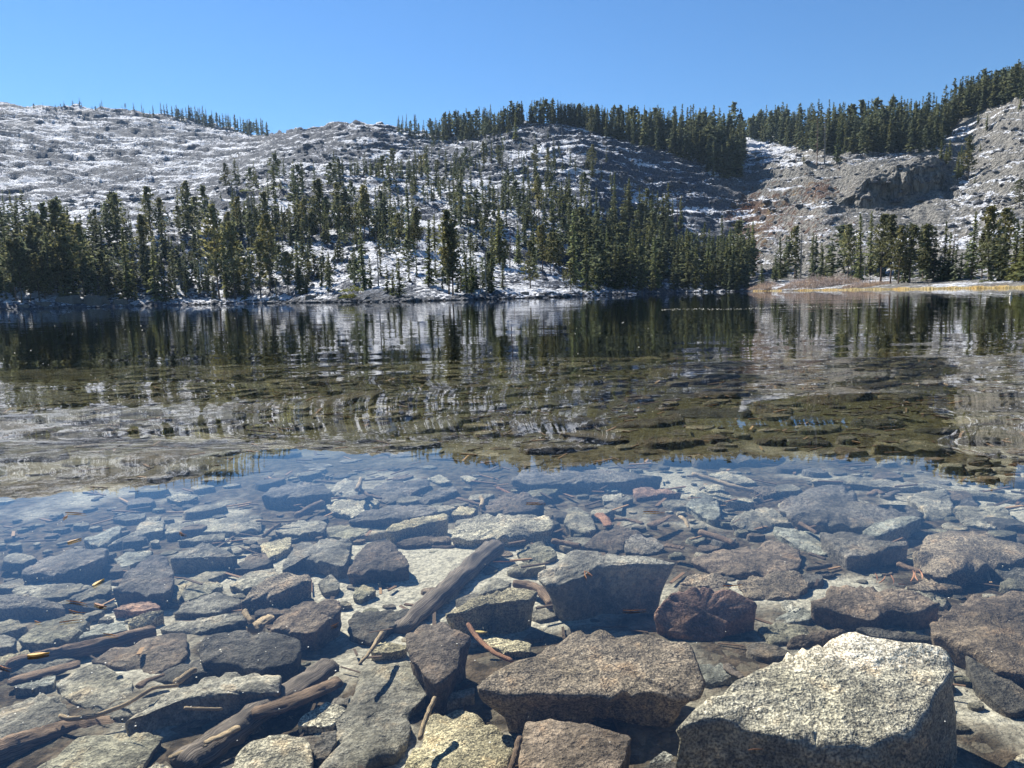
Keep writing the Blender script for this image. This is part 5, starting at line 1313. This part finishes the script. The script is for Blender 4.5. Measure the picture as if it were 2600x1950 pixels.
# ------------------------------------------------------------------ shrubs, willow, grass, stump
def leaf_mound(name, cx, cy_, gz, rx, ry, h, n, leaf, seed, up_bias=0.0, thin=0.5):
    R = np.random.default_rng(seed)
    a = R.uniform(0, 2 * math.pi, n); rr = np.sqrt(R.uniform(0, 1, n)); hh = R.uniform(0.0, 1.0, n) ** (0.6 if up_bias < 0.5 else 0.4)
    bump = 0.75 + 0.35 * perlin(np.stack([np.cos(a) * rr * 2.5 + seed, np.sin(a) * rr * 2.5, np.zeros(n)], 1)) * 2
    x = np.cos(a) * rr * rx; y = np.sin(a) * rr * ry; z = h * hh * np.clip(1 - rr ** 3.0, 0.05, 1) * bump
    c = np.stack([x, y, z], 1)
    d = R.normal(0, 1, (n, 3)); d[:, 2] = np.abs(d[:, 2]) * (0.5 + up_bias * 3) ; d /= np.linalg.norm(d, axis=1, keepdims=True)
    s = np.cross(d, R.normal(0, 1, (n, 3))); s /= np.linalg.norm(s, axis=1, keepdims=True)
    L = leaf * R.uniform(0.6, 1.3, n)[:, None]
    V = np.stack([c - d * L * 0.5, c + s * L * thin * 0.5, c + d * L * 0.5, c - s * L * thin * 0.5], 1).reshape(-1, 3)
    return mesh_np(name, V, [np.arange(4 * n).reshape(-1, 4)], False)
SHRUBS = [(255,650,36,10,(0.17,0.19,0.045),'yellow-green low shrub on the snowy bench above the left slab'),(285,640,22,7,(0.16,0.18,0.045),'smaller yellow-green shrub right of the bench shrub'),
 (905,742,44,12,(0.15,0.16,0.045),'olive low shrub at the foot of the tall promontory fir'),(890,756,28,8,(0.14,0.15,0.04),'olive shrub at the waterline left of the promontory'),(705,482,48,7,(0.16,0.18,0.05),'green mat shrub high on the bench below the mountain'),
 (625,490,18,6,(0.15,0.17,0.05),'small green shrub left of the high mat shrub'),(285,757,36,10,(0.13,0.12,0.05),'brownish shrub behind the left shore ledge'),(1480,735,26,8,(0.14,0.13,0.05),'brownish shrub at the right end of the promontory'),
 (770,748,16,7,(0.13,0.12,0.04),'little olive shrub on the left flank of the promontory'),(1905,535,36,12,(0.16,0.085,0.06),'rusty brown thicket at the top of the gully'),(1860,560,30,10,(0.17,0.10,0.065),'rusty thicket left of the gully'),(1950,590,50,12,(0.14,0.08,0.06),'dark rusty thicket in the middle of the gully'),(2030,545,50,10,(0.15,0.085,0.06),'brown thicket left of the cliff foot')]
for k, (x, y, w, h, tint, lab) in enumerate(SHRUBS):
    p, ri, rj = on_ground(x, y); sc_ = math.hypot(p[0], p[1]) / F_PX
    root = bpy.data.objects.new('shrub', None); col.objects.link(root); root.location = tuple(p); tag(root, lab, 'shrub', 'low shrubs on the slopes')
    link('foliage', leaf_mound('foliage', 0, 0, 0, w * sc_, w * sc_ * 0.7, h * sc_ * 1.3, 420, 0.55, 40 + k), M_SHRUB, root, None, tint)['kind'] = 'stuff'
    link('stem', trunk_mesh('stem', 50 + k, 0.06, h * sc_ / 30), M_BARK, root, None, (0.12, 0.09, 0.07))
# willow thicket on the right shore
def far_ground(px, py, dist):
    d = pix_dir([px], [py])[0]; t = dist / math.hypot(d[0], d[1]); return np.array([d[0] * t, d[1] * t, CAM_H + d[2] * t])
for k, (xa, xb, yb, yt, lab) in enumerate([(1990, 2190, 732, 708, 'wide grey-mauve leafless willow thicket on the right shore'), (2150, 2262, 729, 718, 'low brown brush right of the willow thicket'), (1905, 1998, 735, 722, 'dark low brush left of the willow thicket')]):
    xm = (xa + xb) / 2; p, ri, rj = on_ground(xm, yb - 3); dist = math.hypot(p[0], p[1])
    w = (xb - xa) * 0.5 / F_PX * dist; h = (yb - yt) / F_PX * dist
    root = bpy.data.objects.new('willow_thicket' if k == 0 else 'brush_thicket', None); col.objects.link(root); root.location = (p[0], p[1], max(p[2] - 0.3, 0.1)); tag(root, lab, 'shrub', 'leafless brush on the right shore')
    root.rotation_euler = (0, 0, -math.atan2(p[0], p[1]))
    link('twigs', leaf_mound('twigs', 0, 0, 0, w, 4.0, h * 1.35, 9000 if k == 0 else 2500, 0.8, 60 + k, 1.0, 0.10), M_TWIG, root)['kind'] = 'stuff'
    link('stems', leaf_mound('stems', 0, 0, 0, w * 0.9, 3.2, h * 0.8, 500, 1.3, 70 + k, 1.2, 0.06), M_TWIG, root)['kind'] = 'stuff'
# strip of yellow grass along the right waterline
VV, FF, base = [], [], 0
for k in range(9000):
    x = random.uniform(1912, 1985) if random.random() < 0.09 else random.uniform(2014, 2900)
    d = pix_dir([x], [float(horizon(x))])[0]; az = math.atan2(d[0], d[1]); j = int((az - AZ[0]) / (AZ[1] - AZ[0])); j = min(j, NAZ - 1)
    r = RA[j] + random.uniform(-1.5, 3.5); p = np.array([r * math.sin(az), r * math.cos(az), random.uniform(-0.05, 0.1)])
    h = random.uniform(0.2, 0.6) * (0.6 + 0.5 * math.sin(x * 0.05) ** 2); w = 0.09; a = random.uniform(0, 3.14); s = np.array([math.cos(a), math.sin(a), 0]); ln = np.array([random.gauss(0, 0.2), random.gauss(0, 0.2), 0])
    VV.append(np.array([p - s * w, p + s * w, p + ln + np.array([0, 0, h])])); FF.append([base, base + 1, base + 2]); base += 3
tag(link('dry_grass', mesh_np('dry_grass', np.vstack(VV), [np.array(FF)]), M_GRASS), 'strip of dry yellow grass along the right waterline', 'grass', kind='stuff')
# white stump standing in the water at the far right
p = on_plane([2564], [757], 0.0)[0]; sc_ = np.linalg.norm(p) / F_PX
path = np.array([[0, 0, -0.5], [0.1, 0, 0.0], [0.0, 0, 5 * sc_], [-0.5 * sc_, 0, 9 * sc_], [3 * sc_, 0, 13 * sc_]])
V, q_, t_, uv = tube(spline(path, 10), np.array([2.0, 1.8, 1.9, 2.6, 3.0, 2.6, 2.2, 1.6, 1.2, 0.6]) * sc_, 8, 3)
tag(link('stump', mesh_np('stump', V, [q_, t_], True), M_WOOD, None, tuple(p), (0.62, 0.58, 0.50)), 'small white bent stump standing in the water at the far right', 'stump')
p, ri, rj = on_ground(2207, 727); sc_ = math.hypot(p[0], p[1]) / F_PX
V, q_, t_, uv = tube(spline(np.array([[0, 0, -1], [0, 0, 0], [0.1, 0, 12 * sc_], [0, 0, 24 * sc_]]), 8), np.linspace(1.8, 1.2, 8) * sc_, 8, 5)
tag(link('stump', mesh_np('stump', V, [q_, t_], True), M_WOOD, None, tuple(p), (0.42, 0.38, 0.33)), 'short pale snag post at the right end of the willow', 'stump')


# ------------------------------------------------------------------ thin blue air between here and the hills
def haze_box():
    m, nt = mat('thin_air'); g = NT(nt)
    pv = g.new('ShaderNodeVolumePrincipled'); pv.inputs['Color'].default_value = (0.5, 0.72, 1.0, 1); pv.inputs['Density'].default_value = 0.00006; pv.inputs['Anisotropy'].default_value = 0.2
    g.out(None, pv.outputs[0])
    zt = float(P[:, 2].max()) + 45.0
    x0, x1, y0, y1, z0 = -1500.0, 1500.0, -60.0, 2400.0, -16.0
    v = np.array([(x0,y0,zt),(x1,y0,zt),(x1,y1,zt),(x0,y1,zt),(x0,y0,z0),(x1,y0,z0),(x1,y1,z0),(x0,y1,z0)], float)
    f = np.array([(0,1,2,3),(7,6,5,4),(0,4,5,1),(1,5,6,2),(2,6,7,3),(3,7,4,0)])
    tag(link('haze', mesh_np('haze', v, [f]), m), 'thin bluish air in front of the far hills', 'haze', kind='stuff')
haze_box()
